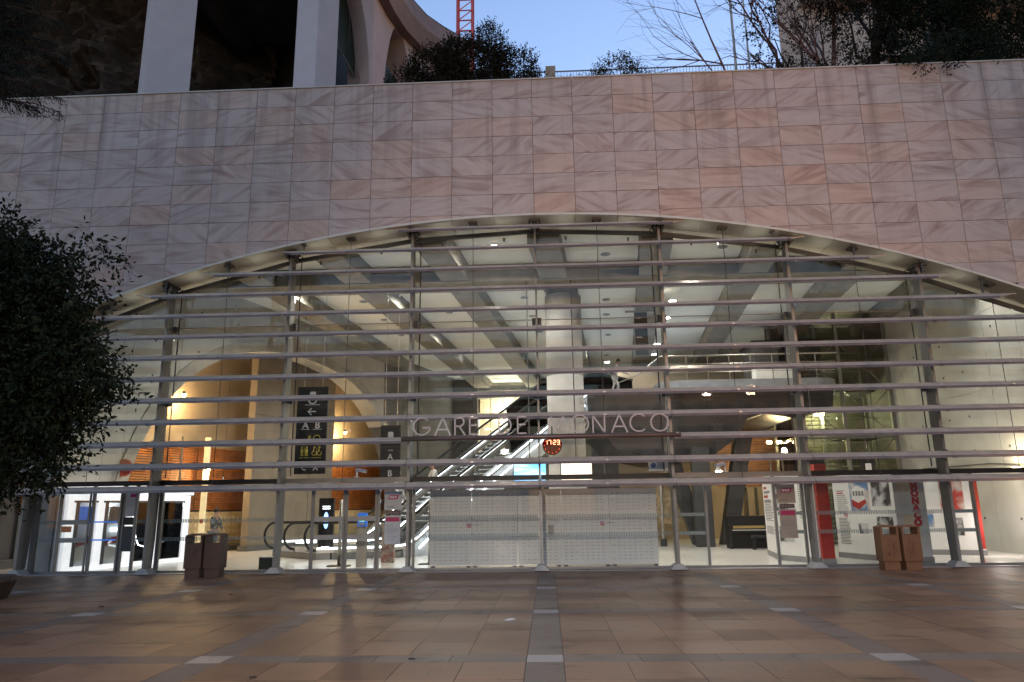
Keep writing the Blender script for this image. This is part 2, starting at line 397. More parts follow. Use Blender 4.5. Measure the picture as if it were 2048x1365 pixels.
def spot(name, loc, e, col, size=150, blend=.6, rad=.15, rot=(0, 0, 0)):
    l = bpy.data.lights.new(name, 'SPOT'); l.energy = e; l.color = col; l.spot_size = R(size); l.spot_blend = blend; l.shadow_soft_size = rad
    o = bpy.data.objects.new(name, l); COL.objects.link(o); o.location = loc; o.rotation_euler = rot; return o
def point(name, loc, e, col, rad=.1):
    l = bpy.data.lights.new(name, 'POINT'); l.energy = e; l.color = col; l.shadow_soft_size = rad
    o = bpy.data.objects.new(name, l); COL.objects.link(o); o.location = loc; return o
# ================================================================== THE SETTING
# ---- arch curve (a shallow circle segment)
AR, AZ = 35.5, 9.94
def arch(x, off=0.0):
    if abs(x) > 30: return -10
    return AZ - AR + math.sqrt(AR * AR - x * x) + off
WY = -0.9      # outer face of the stone wall
GY = 0.0       # glass plane

# ---- plaza
ground = MB().box(-60, 60, -90, GY - .12, -.3, -.02).build('ground', 'grout'); ground['kind'] = 'structure'
X0, DX = 0.13, 3.82
YB = [-15.7, -11.95, -8.15, -4.55, -1.05]      # centre lines of the cross bands
BW = .205
G = .003
slab_cache = {}
def slab_mesh(w_, d_, m):
    k = (round(w_, 3), round(d_, 3), m)
    if k not in slab_cache:
        slab_cache[k] = MB().box(-w_ / 2 + G, w_ / 2 - G, -d_ / 2 + G, d_ / 2 - G, -.04, 0).mesh('slab', m)
    return slab_cache[k]
def in_view(x, y):
    dpt = y + 20.71
    if dpt < 4.2: return False
    return abs(x - .2 + .045 * dpt) < dpt * .735
slabs = []
for k in range(-5, 5):
    fx0, fx1 = X0 + k * DX + BW, X0 + (k + 1) * DX - BW
    for j in range(len(YB) - 1):
        fy0, fy1 = YB[j] + BW, YB[j + 1] - BW
        nx, ny = 5, 4
        sw, sd = (fx1 - fx0) / nx, (fy1 - fy0) / ny
        for a in range(nx):
            for b in range(ny):
                slabs.append((fx0 + sw * (a + .5), fy0 + sd * (b + .5), sw, sd, 'slab'))
        # band pieces in y direction (at the left side of the field)
        for b in range(3):
            sd2 = (fy1 - fy0) / 3
            slabs.append((X0 + k * DX, fy0 + sd2 * (b + .5), 2 * BW, sd2, 'band'))
    for j in range(len(YB)):
        if j == 4: continue
        for a in range(4):
            sw2 = (fx1 - fx0) / 4
            slabs.append((fx0 + sw2 * (a + .5), YB[j], sw2, 2 * BW, 'band'))
        slabs.append((X0 + k * DX, YB[j], 2 * BW, 2 * BW, 'wsq'))
for x in [v * .95 - 19 + .475 for v in range(40)]:
    slabs.append((x, (YB[4] - BW + GY - .5) / 2 - .0, .95, (GY - .5) - (YB[4] - BW), 'slab'))
def score(s): return -s[1] if in_view(s[0], s[1]) else 999
single = sorted(slabs, key=lambda s: (0 if in_view(s[0], s[1]) else 1, s[1]))
count = {'slab': 0, 'band': 0, 'wsq': 0}
rest = {'slab': MB(), 'band': MB(), 'wsq': MB()}
for s in single:
    x, y, a, b, m = s
    dz = rnd.uniform(-.002, .001)
    if in_view(x, y) and count[m] < {'slab': 290, 'band': 200, 'wsq': 60}[m]:
        count[m] += 1
        link(slab_mesh(a, b, m), {'slab': 'paving_slab', 'band': 'band_slab', 'wsq': 'pale_square'}[m], ground, (x, y, dz))
    else:
        rest[m].box(x - a / 2 + G, x + a / 2 - G, y - b / 2 + G, y + b / 2 - G, -.04, dz)
for m in rest:
    if rest[m].v: rest[m].build({'slab': 'paving_slabs_beyond', 'band': 'band_slabs_beyond', 'wsq': 'pale_squares_beyond'}[m], m, ground, kind='stuff')
far = MB().box(-60, 60, -90, -16.0, -.04, -.006).build('plaza_paving', 'slab'); far['kind'] = 'structure'
sillm = MB()
for k in range(-5, 5):
    MB().box(k * 3.6 + .01, (k + 1) * 3.6 - .01, GY - .5, GY + .12, -.04, .022).build('threshold_stone', 'wsq', ground)

# ---- hall floor
hf = MB().box(-40, 40, GY + .12, 40, -.3, .0).build('hall_floor', 'conc_l'); hf['kind'] = 'structure'
tile_me = MB().box(.004, 2.396, .004, 1.796, -.03, .012).mesh('floor_tile', 'terrazzo')
for i in range(-6, 7):
    for j in range(0, 15):
        link(tile_me, 'floor_tile', hf, (i * 2.4, GY + .13 + j * 1.8, 0))

# ---- stone wall
wall = thing('stone_wall', 'tall stone-clad retaining wall of veined pink panels above the glazed arch', 'wall')
PH, TOP = .6173, 14.267
mbk = MB()
xs = [-30 + .6 * i for i in range(101)]
for i in range(100):
    a, b = xs[i], xs[i + 1]
    za, zb = max(-.1, arch(a)), max(-.1, arch(b))
    y0, y1 = WY + .035, GY + .35
    mbk.hexa([(a, y0, za), (b, y0, zb), (b, y1, zb), (a, y1, za)], [(a, y0, TOP - .02), (b, y0, TOP - .02), (b, y1, TOP - .02), (a, y1, TOP - .02)])
mbk.build('backing', 'joint', wall)
pm = MB().box(.006, 1.194, 0, .03, .006, PH - .006).mesh('stone_panel', 'stone')
beyond = MB(); npan = 0
for k in range(-24, 24):
    for j in range(0, 24):
        z1 = TOP - j * PH; z0 = z1 - PH; x0 = k * 1.2; x1 = x0 + 1.2
        if z1 < .1: continue
        am = max(arch(x0), arch(x1)) if x0 * x1 >= 0 else arch(0); an = min(arch(x0), arch(x1))
        vis = -15 <= k <= 12 and z0 > 4.0 and not (k > 11 and z0 < 6)
        if an >= z1 - .03: continue
        if z0 >= am - .001:
            if vis: link(pm, 'stone_panel', wall, (x0, WY + rnd.uniform(-.0035, .0035), z0)); npan += 1
            else: beyond.box(x0 + .004, x1 - .004, WY, WY + .03, z0 + .004, z1 - .004)
        else:
            n = 6; pts = []
            for i in range(n + 1):
                x = x0 + .004 + (1.192) * i / n
                pts.append((x, min(z1 - .004, max(z0 + .004, arch(x) + .003))))
            poly = [q for q in pts] + [(x1 - .004, z1 - .004), (x0 + .004, z1 - .004)]
            cl = []
            for q in poly:
                if not cl or (abs(q[0] - cl[-1][0]) + abs(q[1] - cl[-1][1])) > 1e-5: cl.append(q)
            # keep only the columns where there is height
            tops = [q for q in pts if z1 - .004 - q[1] > .004]
            if len(tops) < 2: continue
            cl = tops + [(tops[-1][0], z1 - .004), (tops[0][0], z1 - .004)]
            mb = MB().prism(cl, 'y', WY, WY + .03)
            if vis: mb.build('stone_panel', 'stone', wall); npan += 1
            else:
                n0 = len(beyond.v); beyond.v += mb.v; beyond.f += [tuple(i + n0 for i in f) for f in mb.f]
beyond.build('stone_panels_beyond', 'stone', wall, kind='stuff')
for k in range(-16, 14):
    MB().box(k * 1.2 + .003, (k + 1) * 1.2 - .003, WY - .03, GY + .4, TOP - .004, TOP + .035).build('coping_stone', 'conc_l', wall)
# soffit panels lining the arch
for k in range(-13, 13):
    mb = MB(); n = 4
    for i in range(n):
        a = k * 1.2 + .006 + 1.188 * i / n; b = k * 1.2 + .006 + 1.188 * (i + 1) / n
        mb.hexa([(a, WY - .045, arch(a) - .07), (b, WY - .045, arch(b) - .07), (b, GY + .3, arch(b) - .07), (a, GY + .3, arch(a) - .07)],
                [(a, WY - .045, arch(a) - .005), (b, WY - .045, arch(b) - .005), (b, GY + .3, arch(b) - .005), (a, GY + .3, arch(a) - .005)])
    mb.build('soffit_panel', 'soffit', wall)

# ================================================================== GLASS FACADE
gf = thing('glass_facade', 'wide arched glass front of the station held by steel masts', 'glass facade')
def farch(x): return arch(x) - .09
masts = range(-4, 5)
for k in masts:
    x = 3.6 * k; zt = farch(x) + .0
    dpt = .46 if k else .30; th = .075 if k else .05
    mb = MB()
    # lens-shaped fin in six steps
    prof = [(0.12, .80), (.9, .95), (2.2, 1.0), (zt * .5, 1.0), (zt * .8, .9), (zt - .35, .72), (zt - .02, .5)]
    for (za, fa), (zb, fb) in zip(prof, prof[1:]):
        ya0, ya1 = -.52 - 0 * fa, -.52 + dpt * fa; yb0, yb1 = -.52, -.52 + dpt * fb
        mb.hexa([(x - th / 2, ya0, za), (x + th / 2, ya0, za), (x + th / 2, ya1, za), (x - th / 2, ya1, za)],
                [(x - th / 2, yb0, zb), (x + th / 2, yb0, zb), (x + th / 2, yb1, zb), (x - th / 2, yb1, zb)])
    mo = mb.build('mast', 'mast', gf)
    MB().hexa([(x - .22, -.62, .02), (x + .22, -.62, .02), (x + .22, -.12, .02), (x - .22, -.12, .02)],
              [(x - .09, -.55, .16), (x + .09, -.55, .16), (x + .09, -.18, .16), (x - .09, -.18, .16)]).build('mast_shoe', 'conc', gf)
    c = MB(); s_ = -x / AR
    for sx in (-1, 1):
        c.box(x + sx * .10 - .035, x + sx * .10 + .035, -.60, -.25, zt - .20, zt - .03)
    c.box(x - .17, x + .17, -.66, -.18, zt - .05, zt + .02)
    c.build('mast_head', 'dark', gf)
    b2 = MB()
    for sx in (-.1, .1):
        for zz in (-.08, -.15): b2.disc((x + sx, zt + zz), .018, 'y', (-.625, -.60), 8)
    b2.build('bolts', 'steel', gf, kind='stuff')
    # inner post carrying the glass clamps
    MB().tube([(x + (.18 if k < 0 else -.18 if k > 0 else 0), -.10, 2.6), (x + (.18 if k < 0 else -.18 if k > 0 else 0), -.10, zt)], .018, 6).build('tie_rod', 'dark', gf)
    for zz in (4.75, 6.93):
        if zz < zt - .3: MB().box(x - .13, x + .13, -.16, .03, zz - .1, zz + .08).build('glass_clamp', 'dark', gf)
for k in range(-4, 4):
    xm = 3.6 * k + 1.8; zt = farch(xm)
    MB().tube([(xm, -.62, 2.3), (xm, -.62, zt)], .010, 5).build('hanger_rod', 'dark', gf)
    MB().box(xm - .13, xm + .13, -.72, -.5, zt - .04, zt + .015).box(xm - .05, xm + .05, -.66, -.58, zt - .09, zt - .04).build('hanger_bracket', 'dark', gf)
    for zz in (6.96,):
        if zz < min(farch(xm - 1.8), farch(xm + 1.8)) - .3:
            MB().tube([(3.6 * k + .1, -.12, zz), (3.6 * k + 3.5, -.12, zz)], .014, 6).build('cross_rod', 'steel', gf)
# arch frame: straight lengths from mast to mast
for k in range(-4, 4):
    a, b = 3.6 * k, 3.6 * (k + 1)
    za, zb = farch(a) - .12, farch(b) - .12
    MB().bar((a, -.02, za), (b, -.02, zb), .10, .11).build('arch_frame', 'dark', gf)
# transom band above the doors and sill rail
for k in range(-4, 4):
    a, b = 3.6 * k + .03, 3.6 * (k + 1) - .03
    MB().box(a, b, -.09, .09, 2.40, 2.53).build('transom', 'black' if k in (-4, -3, -1, 0, 2, 3) else 'mast', gf)
    MB().box(a, b, -.05, .05, .022, .075).build('sill_rail', 'mast', gf)
# glass panes above the transom
for k in range(-8, 8):
    xa, xb = 1.8 * k + .008, 1.8 * (k + 1) - .008
    zs = [2.54, 4.74, 6.94, 12]
    for z0, z1 in zip(zs, zs[1:]):
        n = 4; tp = []
        kk = math.floor((xa + .01) / 3.6)
        fa, fb = farch(kk * 3.6) - .17, farch((kk + 1) * 3.6) - .17
        for i in range(n + 1):
            x = xa + (xb - xa) * i / n
            lim = fa + (fb - fa) * (x - kk * 3.6) / 3.6
            tp.append((x, min(z1 - .008, lim)))
        tp = [q for q in tp if q[1] > z0 + .03]
        if len(tp) < 2: continue
        MB().prism([(tp[0][0], z0 + .008), (tp[-1][0], z0 + .008)] + tp[::-1], 'y', -.006, .006).build('glass_pane', 'glass', gf)

def band(mb, x0, x1, z, y=-.02, solid=False, hgt=.1):
    if solid: mb.box(x0, x1, y - .004, y + .001, z - hgt / 2, z + hgt / 2); return
    n = int((x1 - x0) / .045)
    for i in range(n):
        x = x0 + (i + .5) * (x1 - x0) / n
        mb.box(x - .011, x + .011, y - .004, y, z - hgt / 2, z + hgt / 2)
ZB1, ZB2 = 1.41, .92
posts = [-14.3, -13.63, -12.68, -11.79, -11.43, -10.72, -7.28, -6.37, -5.42, -4.51, -3.52, 0.0, 3.68, 4.51, 6.36, 7.12, 7.35, 10.91, 11.64]
widths = {-14.3: .16, -11.79: .08, -10.72: .10, -7.28: .10, -3.52: .07, 0.0: .03, 3.68: .08, 7.35: .1, 10.91: .12}
for x in posts:
    w_ = widths.get(x, .065)
    MB().box(x - w_ / 2, x + w_ / 2, -.045, .045, .076, 2.40).build('glazing_post', 'mast' if x != 0 else 'bronze', gf)
spans = [(-14.3, -13.63, 1), (-11.79, -11.43, 1), (-11.43, -10.72, 0), (-10.72, -7.28, 0), (-7.28, -6.37, 1), (-4.51, -3.52, 1), (-3.52, 0, 0), (0, 3.68, 0), (3.68, 4.51, 0),
         (6.36, 7.12, 0), (7.35, 10.91, 0), (10.91, 11.64, 0), (11.64, 14.3, 1)]
for a, b, plain in spans:
    MB().box(a + .05, b - .05, -.006, .006, .08, 2.40).build('glass_pane', 'dglass', gf)
    mb = MB()
    if (a, b) == (3.68, 4.51) or (a, b) == (6.36, 7.12) or (a, b) == (10.91, 11.64):
        for zz in (ZB1, ZB2):
            mb = MB(); band(mb, a + .06, b - .06, zz, solid=True, hgt=.09); mb.build('etched_band', 'hash', gf)
    elif not plain or a == -14.3:
        for zz in (ZB1, ZB2): band(mb, a + .08, b - .08, zz)
        mb.build('etched_marks', 'hash', gf, kind='stuff')
# sliding doors: each leaf is its own part
def leaf(a, b, bandm):
    f = MB()
    f.box(a, a + .05, -.09, -.05, .03, 2.36).box(b - .05, b, -.09, -.05, .03, 2.36).box(a + .05, b - .05, -.09, -.05, .03, .09).box(a + .05, b - .05, -.09, -.05, 2.30, 2.36)
    d = f.build('door', 'mast', gf)
    MB().box(a + .05, b - .05, -.075, -.065, .09, 2.30).build('door_glass', 'dglass', d)
    if bandm:
        for zz in (ZB1, ZB2): MB().box(a + .05, b - .05, -.082, -.078, zz - .065, zz + .065).build('door_band', bandm, d)
    return d
d1 = leaf(-13.60, -12.72, 'bandf'); d2 = leaf(-12.66, -11.82, None); d3 = leaf(-6.34, -5.44, 'bandf'); d4 = leaf(-5.40, -4.54, 'bandf')
MB().box(-12.6, -11.9, -.082, -.078, ZB1 - .02, ZB1 + .02).box(-12.6, -11.9, -.082, -.078, ZB2 - .02, ZB2 + .02).build('door_band', 'blue', d2)
MB().box(-13.5, -13.2, -.09, -.083, 1.14, 1.3).build('door_sticker', mat('orange_sticker', (.6, .22, .08), .5), d1)
# notices on the glass
def notice(x, z, lab):
    n = thing('glass_notice', lab, 'notice', (x, -.03, z))
    MB().box(-.24, .24, -.012, 0, .62, 1.12).build('upper_sheet', 'tanp' if x > 0 else 'lgrey', n)
    MB().box(-.2, .2, -.012, 0, .48, .60).build('dark_strip', mat('brown_strip', (.12, .07, .06), .5), n)
    MB().box(-.22, .22, -.012, 0, -.3, .46).build('lower_sheet', 'tanp' if x > 0 else 'lgrey', n)
    MB().box(-.19, .19, -.016, -.0125, .30, .42).build('magenta_bar', 'mag', n)
    MB().prism([(-.15, .90), (.12, .90), (.17, 1.02), (-.1, 1.02)], 'y', -.016, -.0125).build('logo', 'mag', n)
    text('lettering', 'SNCF', .085, (0, -.018, .955), 'text', n, bold=.003)
    text('lettering', 'GARE', .09, (-.08, -.018, .70), 'gpr', n)
    mb = MB()
    for i in range(9): mb.box(-.17, -.17 + rnd.uniform(.15, .33), -.015, -.0125, .2 - i * .05, .21 - i * .05)
    for i in range(4): mb.box(-.13 + i * .08, -.10 + i * .08, -.015, -.0125, .52, .56)
    mb.build('fine_print', 'gpr', n, kind='stuff')
    return n
notice(-4.1, 1.02, 'white and grey railway notice on the glass right of the left glass doors')
notice(6.68, 1.06, 'tan railway notice on the glass beside the open doorway')
nb = thing('glass_notice', 'black and white notice on the glass right of the far left doors', 'notice', (-11.6, -.03, 1.0))
MB().box(-.12, .22, -.012, 0, .55, 1.3).build('upper_sheet', 'lgrey', nb); MB().box(-.16, .16, -.012, 0, .32, .53).build('dark_strip', 'black', nb)
MB().box(-.18, .14, -.012, 0, -.4, .28).build('lower_sheet', 'dark', nb); MB().box(-.02, .16, -.016, -.0125, 1.08, 1.18).build('logo', 'mag', nb)

# ================================================================== LOUVRE SCREEN
ls = thing('louver_screen', 'thirteen rows of slanted metal sun louvers across the glass front', 'louvers')
ZL = [9.57 - .608 * i for i in range(13)]
for i, z in enumerate(ZL):
    drop = AZ - z
    xe = min(15.6, math.sqrt(max(0, AR * AR - (AR - drop) ** 2)) - .65)
    if i == 0: xe = 4.5
    lo, hi = -xe, xe
    cuts = [lo] + [3.6 * k for k in range(-4, 5) if lo + .3 < 3.6 * k < hi - .3] + [hi]
    for a, b in zip(cuts, cuts[1:]):
        if i == 10 and a >= -3.7 and b <= 3.7: continue
        ta, tb = (.55 if a == lo and i < 8 else 0), (.55 if b == hi and i < 8 else 0)
        w_ = .165
        mb = MB(); g = .008
        mid = (a + b) / 2
        segs = [(a + g, b - g)]
        # blade: outer edge low, inner edge high, with a folded lip
        for sa, sb in segs:
            o0, o1 = (-.95, z - .065), (-.95 + w_, z + .065)
            th = .014
            mb.hexa([(sa + ta, o0[0], o0[1]), (sb - tb, o0[0], o0[1]), (sb, o1[0], o1[1]), (sa, o1[0], o1[1])],
                    [(sa + ta, o0[0] - .01, o0[1] + th), (sb - tb, o0[0] - .01, o0[1] + th), (sb, o1[0] - .01, o1[1] + th), (sa, o1[0] - .01, o1[1] + th)])
            mb.box(sa, sb, -.95 + w_ - .010, -.95 + w_ + .006, z + .050, z + .074)
        bl_ = mb.build('louver_blade', 'blade', ls)
        lp_m = MB(); z0_, z1_ = z - .108, z - .040
        lp_m.hexa([(a + g + ta, -.985, z0_), (b - g - tb, -.985, z0_), (b - g - tb, -.95, z0_ + .004), (a + g + ta, -.95, z0_ + .004)],
                  [(a + g + ta, -.965, z1_), (b - g - tb, -.965, z1_), (b - g - tb, -.95, z1_ - .004), (a + g + ta, -.95, z1_ - .004)])
        lp_m.build('lip', 'lip', bl_)
        if b - a > 2.4: MB().box((a + b) / 2 - .04, (a + b) / 2 + .04, -.975, -.955, z - .035, z - .012).build('clip', 'steel', bl_)
        if ta or tb:
            e = a + .9 if ta else b - .9
            if arch(e) - .08 - (z + .1) < .7:
                MB().bar((e, -.82, z + .1), (e, -.82, arch(e) - .07), .035).box(e - .06, e + .06, -.88, -.76, arch(e) - .13, arch(e) - .075).build('end_hanger', 'dark', ls)
    for c_ in cuts[1:-1]:
        if i == 10 and abs(c_) < 3.7: continue
        MB().bar((c_ - .03, -.98, z - .10), (c_ - .03, -.52, z + .12), .022, .05).bar((c_ + .035, -.98, z - .10), (c_ + .035, -.52, z + .12), .016, .04).build('louver_bracket', 'dark' if i % 2 else 'steel', ls)

# small uplights that wash the soffit
for k in range(-4, 4):
    for f in (.9, 2.7):
        x = 3.6 * k + f; z = arch(x) - .62
        if z < 6.9: continue
        t = thing('soffit_uplight', 'tiny uplight under the arch, %s half of the %s bay from the left' % ('left' if f < 1 else 'right', ('first', 'second', 'third', 'fourth', 'fifth', 'sixth', 'seventh', 'eighth')[k + 4]), 'light', (x, -.56, z), 0, 'tiny uplights under the arch soffit')
        MB().tube([(0, 0, -.08), (0, 0, .02)], [.025, .035], 8).build('housing', 'dark', t); MB().disc((0, 0), .020, 'z', (.021, .026), 8).build('lens', 'white', t)
        spot('uplight_glow', (x, -.56, z + .04), .7, (1, .95, .82), 165, 1.0, .04, (math.pi, 0, 0))

# ================================================================== STATION NAME
sg = thing('station_sign', 'pale letters GARE DE MONACO standing on a dark tube across the glass', 'sign')
ZT = 3.50
MB().tube([(-3.72, -.95, ZT), (3.78, -.95, ZT)], .07, 14).build('support_tube', 'bronze', sg, smooth=True)
def stroke_letter(paths, w_, d_):
    mb = MB()
    for pth in paths:
        closed = pth[0] == pth[-1]
        P = [Vector((a, b)) for a, b in pth]; n = len(P)
        L_, R_ = [], []
        for i, p in enumerate(P):
            if closed: d = (P[(i + 1) % (n - 1)] - P[(i - 1) % (n - 1)]) if i < n - 1 else (P[1] - P[n - 2])
            else: d = P[min(i + 1, n - 1)] - P[max(i - 1, 0)]
            d.normalize(); q = Vector((-d.y, d.x)) * w_ / 2
            if 0 < i < n - 1:
                e = (P[i] - P[i - 1]).normalized(); c = abs(Vector((-e.y, e.x)).dot(Vector((-d.y, d.x))))
                q = q / max(c, .45)
            L_.append(p + q); R_.append(p - q)
        for i in range(n - 1):
            a, b, c, d = L_[i], L_[i + 1], R_[i + 1], R_[i]
            mb.hexa([(v.x, -d_ / 2, v.y) for v in (a, b, c, d)], [(v.x, d_ / 2, v.y) for v in (a, b, c, d)])
    return mb
def arc(cx, cz, rx, rz, a0, a1, n=20):
    return [(cx + rx * math.cos(R(a0 + (a1 - a0) * i / n)), cz + rz * math.sin(R(a0 + (a1 - a0) * i / n))) for i in range(n + 1)]
H = .48
LET = {
    'G': [arc(.25, .25, .23, .23, 45, 352, 22) + [(.48, .22), (.27, .22)]],
    'A': [[(0.0, 0), (.21, H)], [(.42, 0), (.21, H)], [(.09, .16), (.33, .16)]],
    'R': [[(.03, 0), (.03, H)], [(.03, H - .02), (.15, H - .02)] + arc(.15, .36, .12, .12, 88, -90, 10) + [(.03, .24)], [(.14, .24), (.30, 0)]],
    'E': [[(.03, 0), (.03, H)], [(.03, H - .02), (.26, H - .02)], [(.03, .26), (.24, .26)], [(.03, .02), (.26, .02)]],
    'D': [[(.03, 0), (.03, H)], [(.03, H - .02), (.12, H - .02)] + arc(.12, .25, .23, .23, 85, -85, 14) + [(.03, .02)]],
    'M': [[(.0, 0), (.08, H)], [(.08, H), (.25, .08)], [(.25, .08), (.42, H)], [(.42, H), (.50, 0)]],
    'O': [arc(.25, .25, .23, .23, 0, 360, 26)],
    'N': [[(.03, 0), (.03, H)], [(.03, H), (.34, 0)], [(.34, 0), (.34, H)]],
    'C': [arc(.25, .25, .23, .23, 48, 312, 20)],
}
# letter positions
px = [('G', -3.58), ('A', -2.94), ('R', -2.40), ('E', -1.98), ('D', -1.15), ('E', -.62), ('M', .26), ('O', .90), ('N', 1.50), ('A', 2.05), ('C', 2.55), ('O', 3.13)]
for ch, x in px:
    o = stroke_letter(LET[ch], .038, .05).build('letter', 'textd', sg, loc=(x * .953, -1.0, ZT + .075))
    o['label'] = 'letter ' + ch

# ================================================================== HALL INTERIOR
# ---- ceiling, beams
CZ = 10.08; BB = 9.46; SL = .10
def bx(xc, y): return xc + SL * (y - 2.3)
ce = MB().box(-22, 22, GY + .36, 30, CZ + .02, CZ + .25).build('ceiling', 'dark'); ce['kind'] = 'structure'
BC = [.43 + 3.45 * k for k in range(-7, 7)]
def slant(mb, a0, a1, y0, y1, z0, z1):
    mb.hexa([(bx(a0, y0), y0, z0), (bx(a1, y0), y0, z0), (bx(a1, y1), y1, z0), (bx(a0, y1), y1, z0)],
            [(bx(a0, y0), y0, z1), (bx(a1, y0), y0, z1), (bx(a1, y1), y1, z1), (bx(a0, y1), y1, z1)])
    return mb
for c_ in BC:
    slant(MB(), c_ - .48, c_ + .48, 5.12, 29, BB, CZ).build('ceiling_beam', 'beam', ce)
    slant(MB(), c_ - .48, c_ + .48, GY + .36, 3.78, BB, CZ).build('ceiling_beam', 'beam', ce)
    # bevelled coffer panels between the beams
    slant(MB(), c_ + .5, c_ + 2.95, GY + .38, 3.76, CZ - .06, CZ).build('ceiling_panel', 'plaster', ce)
    for y0, y1 in ((5.14, 11.9), (11.94, 18.9), (18.94, 28.5)):
        slant(MB(), c_ + .5, c_ + 2.95, y0, y1, CZ - .06, CZ).build('ceiling_panel', 'plaster', ce)
MB().box(-22, 22, 3.8, 5.1, BB - .03, CZ + .01).build('cross_beam', 'beam', ce)
MB().box(-22, 22, 28.5, 29.5, BB - .5, CZ + .01).build('cross_beam', 'beam', ce)
# grille discs in the panels
for x, y in [(2.35, 3.0), (2.8, 8.6), (3.0, 11), (3.4, 15), (3.7, 20), (-.55, 8), (-.3, 11), (0, 14), (-3.9, 10), (-3.6, 13), (-7, 11), (-6.8, 14), (-10.2, 13), (6.2, 2.6), (-7.2, 8)]:
    MB().disc((x, y), .16, 'z', (CZ - .085, CZ - .062), 16).build('ceiling_grille', 'gpr', ce)

# ---- downlights (lit)
DL = [(-1.35, 1.9, 'large round warm downlight left of the column near the glass', 1), (5.0, 1.6, 'large round warm downlight right of the column near the glass', 1),
      (11.35, 5.25, 'large round warm downlight near the right end of the arch', 1), (-9.9, 3.6, 'small warm downlight near the left end of the arch', 0),
      (5.6, 9.0, 'round white downlight on the panel right of the column, nearest to the cross beam', 0), (5.8, 11.8, 'round white downlight, second behind the cross beam right of the column', 0),
      (8.75, 12.5, 'round white downlight above the upper floor, second panel from the column', 0), (8.8, 15.2, 'round white downlight over the front edge of the upper floor', 0),
      (6.15, 17.3, 'round white downlight above the escalator top', 0), (6.35, 20.0, 'round white downlight deeper over the upper floor railing', 0), (3.9, 22.0, 'round white downlight above the person in white', 0),
      (9.2, 18.0, 'round white downlight over the middle of the upper floor', 0), (-3.9, 18.5, 'round downlight over the dark side wall at the rear', 0), (-1.1, 20.5, 'round downlight in front of the lit shop at the rear', 0)]
for x, y, lab, big in DL:
    r_ = .17 if big else .14
    t = thing('downlight', lab, 'ceiling light', (x, y, CZ - .062), 0, 'round downlights in the hall ceiling')
    MB().disc((0, 0), r_ + .04, 'z', (-.03, 0), 20).build('trim_ring', 'white', t)
    MB().disc((0, 0), r_, 'z', (-.045, -.031), 20).build('lamp', 'lamp' if big else 'lampw', t)
HALL = (1, .95, .84)
for x, y, e in [(-1.35, 1.9, 330), (5.0, 1.6, 330), (11.2, 5.2, 220), (-9.4, 4.6, 40), (4.9, 7.6, 300), (-4.6, 7.0, 330), (8.9, 9.6, 110), (5.9, 13.2, 240), (-3.9, 13.0, 200), (-1.1, 20.5, 250), (-8.3, 5.6, 200), (12.8, 3.6, 190), (.5, 12.0, 250), (3.3, 17.5, 200)]:
    spot('downlight_glow', (x, y, CZ - .14), e * .84, HALL, 160, .5, .2)

# ---- column
cl = thing('round_column', 'thick white round column behind the centre of the glass front', 'column', (.92, 5.2, 0))
MB().tube([(0, 0, 0.013), (0, 0, 3.1)], .655, 32).build('lower_drum', 'column', cl, smooth=True)
MB().tube([(0, 0, 3.115), (0, 0, 6.2)], .655, 32).build('middle_drum', 'column', cl, smooth=True)
MB().tube([(0, 0, 6.215), (0, 0, BB - .28)], .655, 32).build('upper_drum', 'column', cl, smooth=True)
MB().tube([(0, 0, BB - .28), (0, 0, BB - .03)], [.58, .58], 32).build('capital_recess', 'conc_d', cl, smooth=True)

# ---- left side wall with the big arch (runs obliquely back)
A0 = Vector((-14.0, 0.3)); DN = Vector((.296, .955)).normalized(); ON = Vector((-DN.y, DN.x))   # ON points outward (left)
def WP(t, off, z): q = A0 + DN * t + ON * off; return (q.x, q.y, z)
lw = thing('side_wall', 'pale concrete left side wall of the hall with a huge round arch', 'wall')
TC, TH, ZH = 11.4, 9.3, 8.35
def larch(t):
    q = abs((t - TC) / TH)
    return ZH * (1 - q ** 2.35) ** (1 / 2.35) if q < 1 else 0
def wallstrip(t0, t1, off0, off1, n, top, m, name, par):
    mb = MB()
    for i in range(n):
        a = t0 + (t1 - t0) * i / n; b = t0 + (t1 - t0) * (i + 1) / n
        za, zb = max(0.0, larch(a)), max(0.0, larch(b))
        mb.hexa([WP(a, off0, za), WP(b, off0, zb), WP(b, off1, zb), WP(a, off1, za)], [WP(a, off0, top), WP(b, off0, top), WP(b, off1, top), WP(a, off1, top)])
    return mb.build(name, m, par)
seg = [0, 2.12, 4.2, 6.6, 9, 11.4, 13.8, 16.2, 18.6, 20.7, 24, 27.5]
for i, (a, b) in enumerate(zip(seg, seg[1:])):
    wallstrip(a + .006, b - .006, 0, .9, 14, CZ, 'conc_l' if b < 19 else 'conc_d', 'wall_panel', lw)
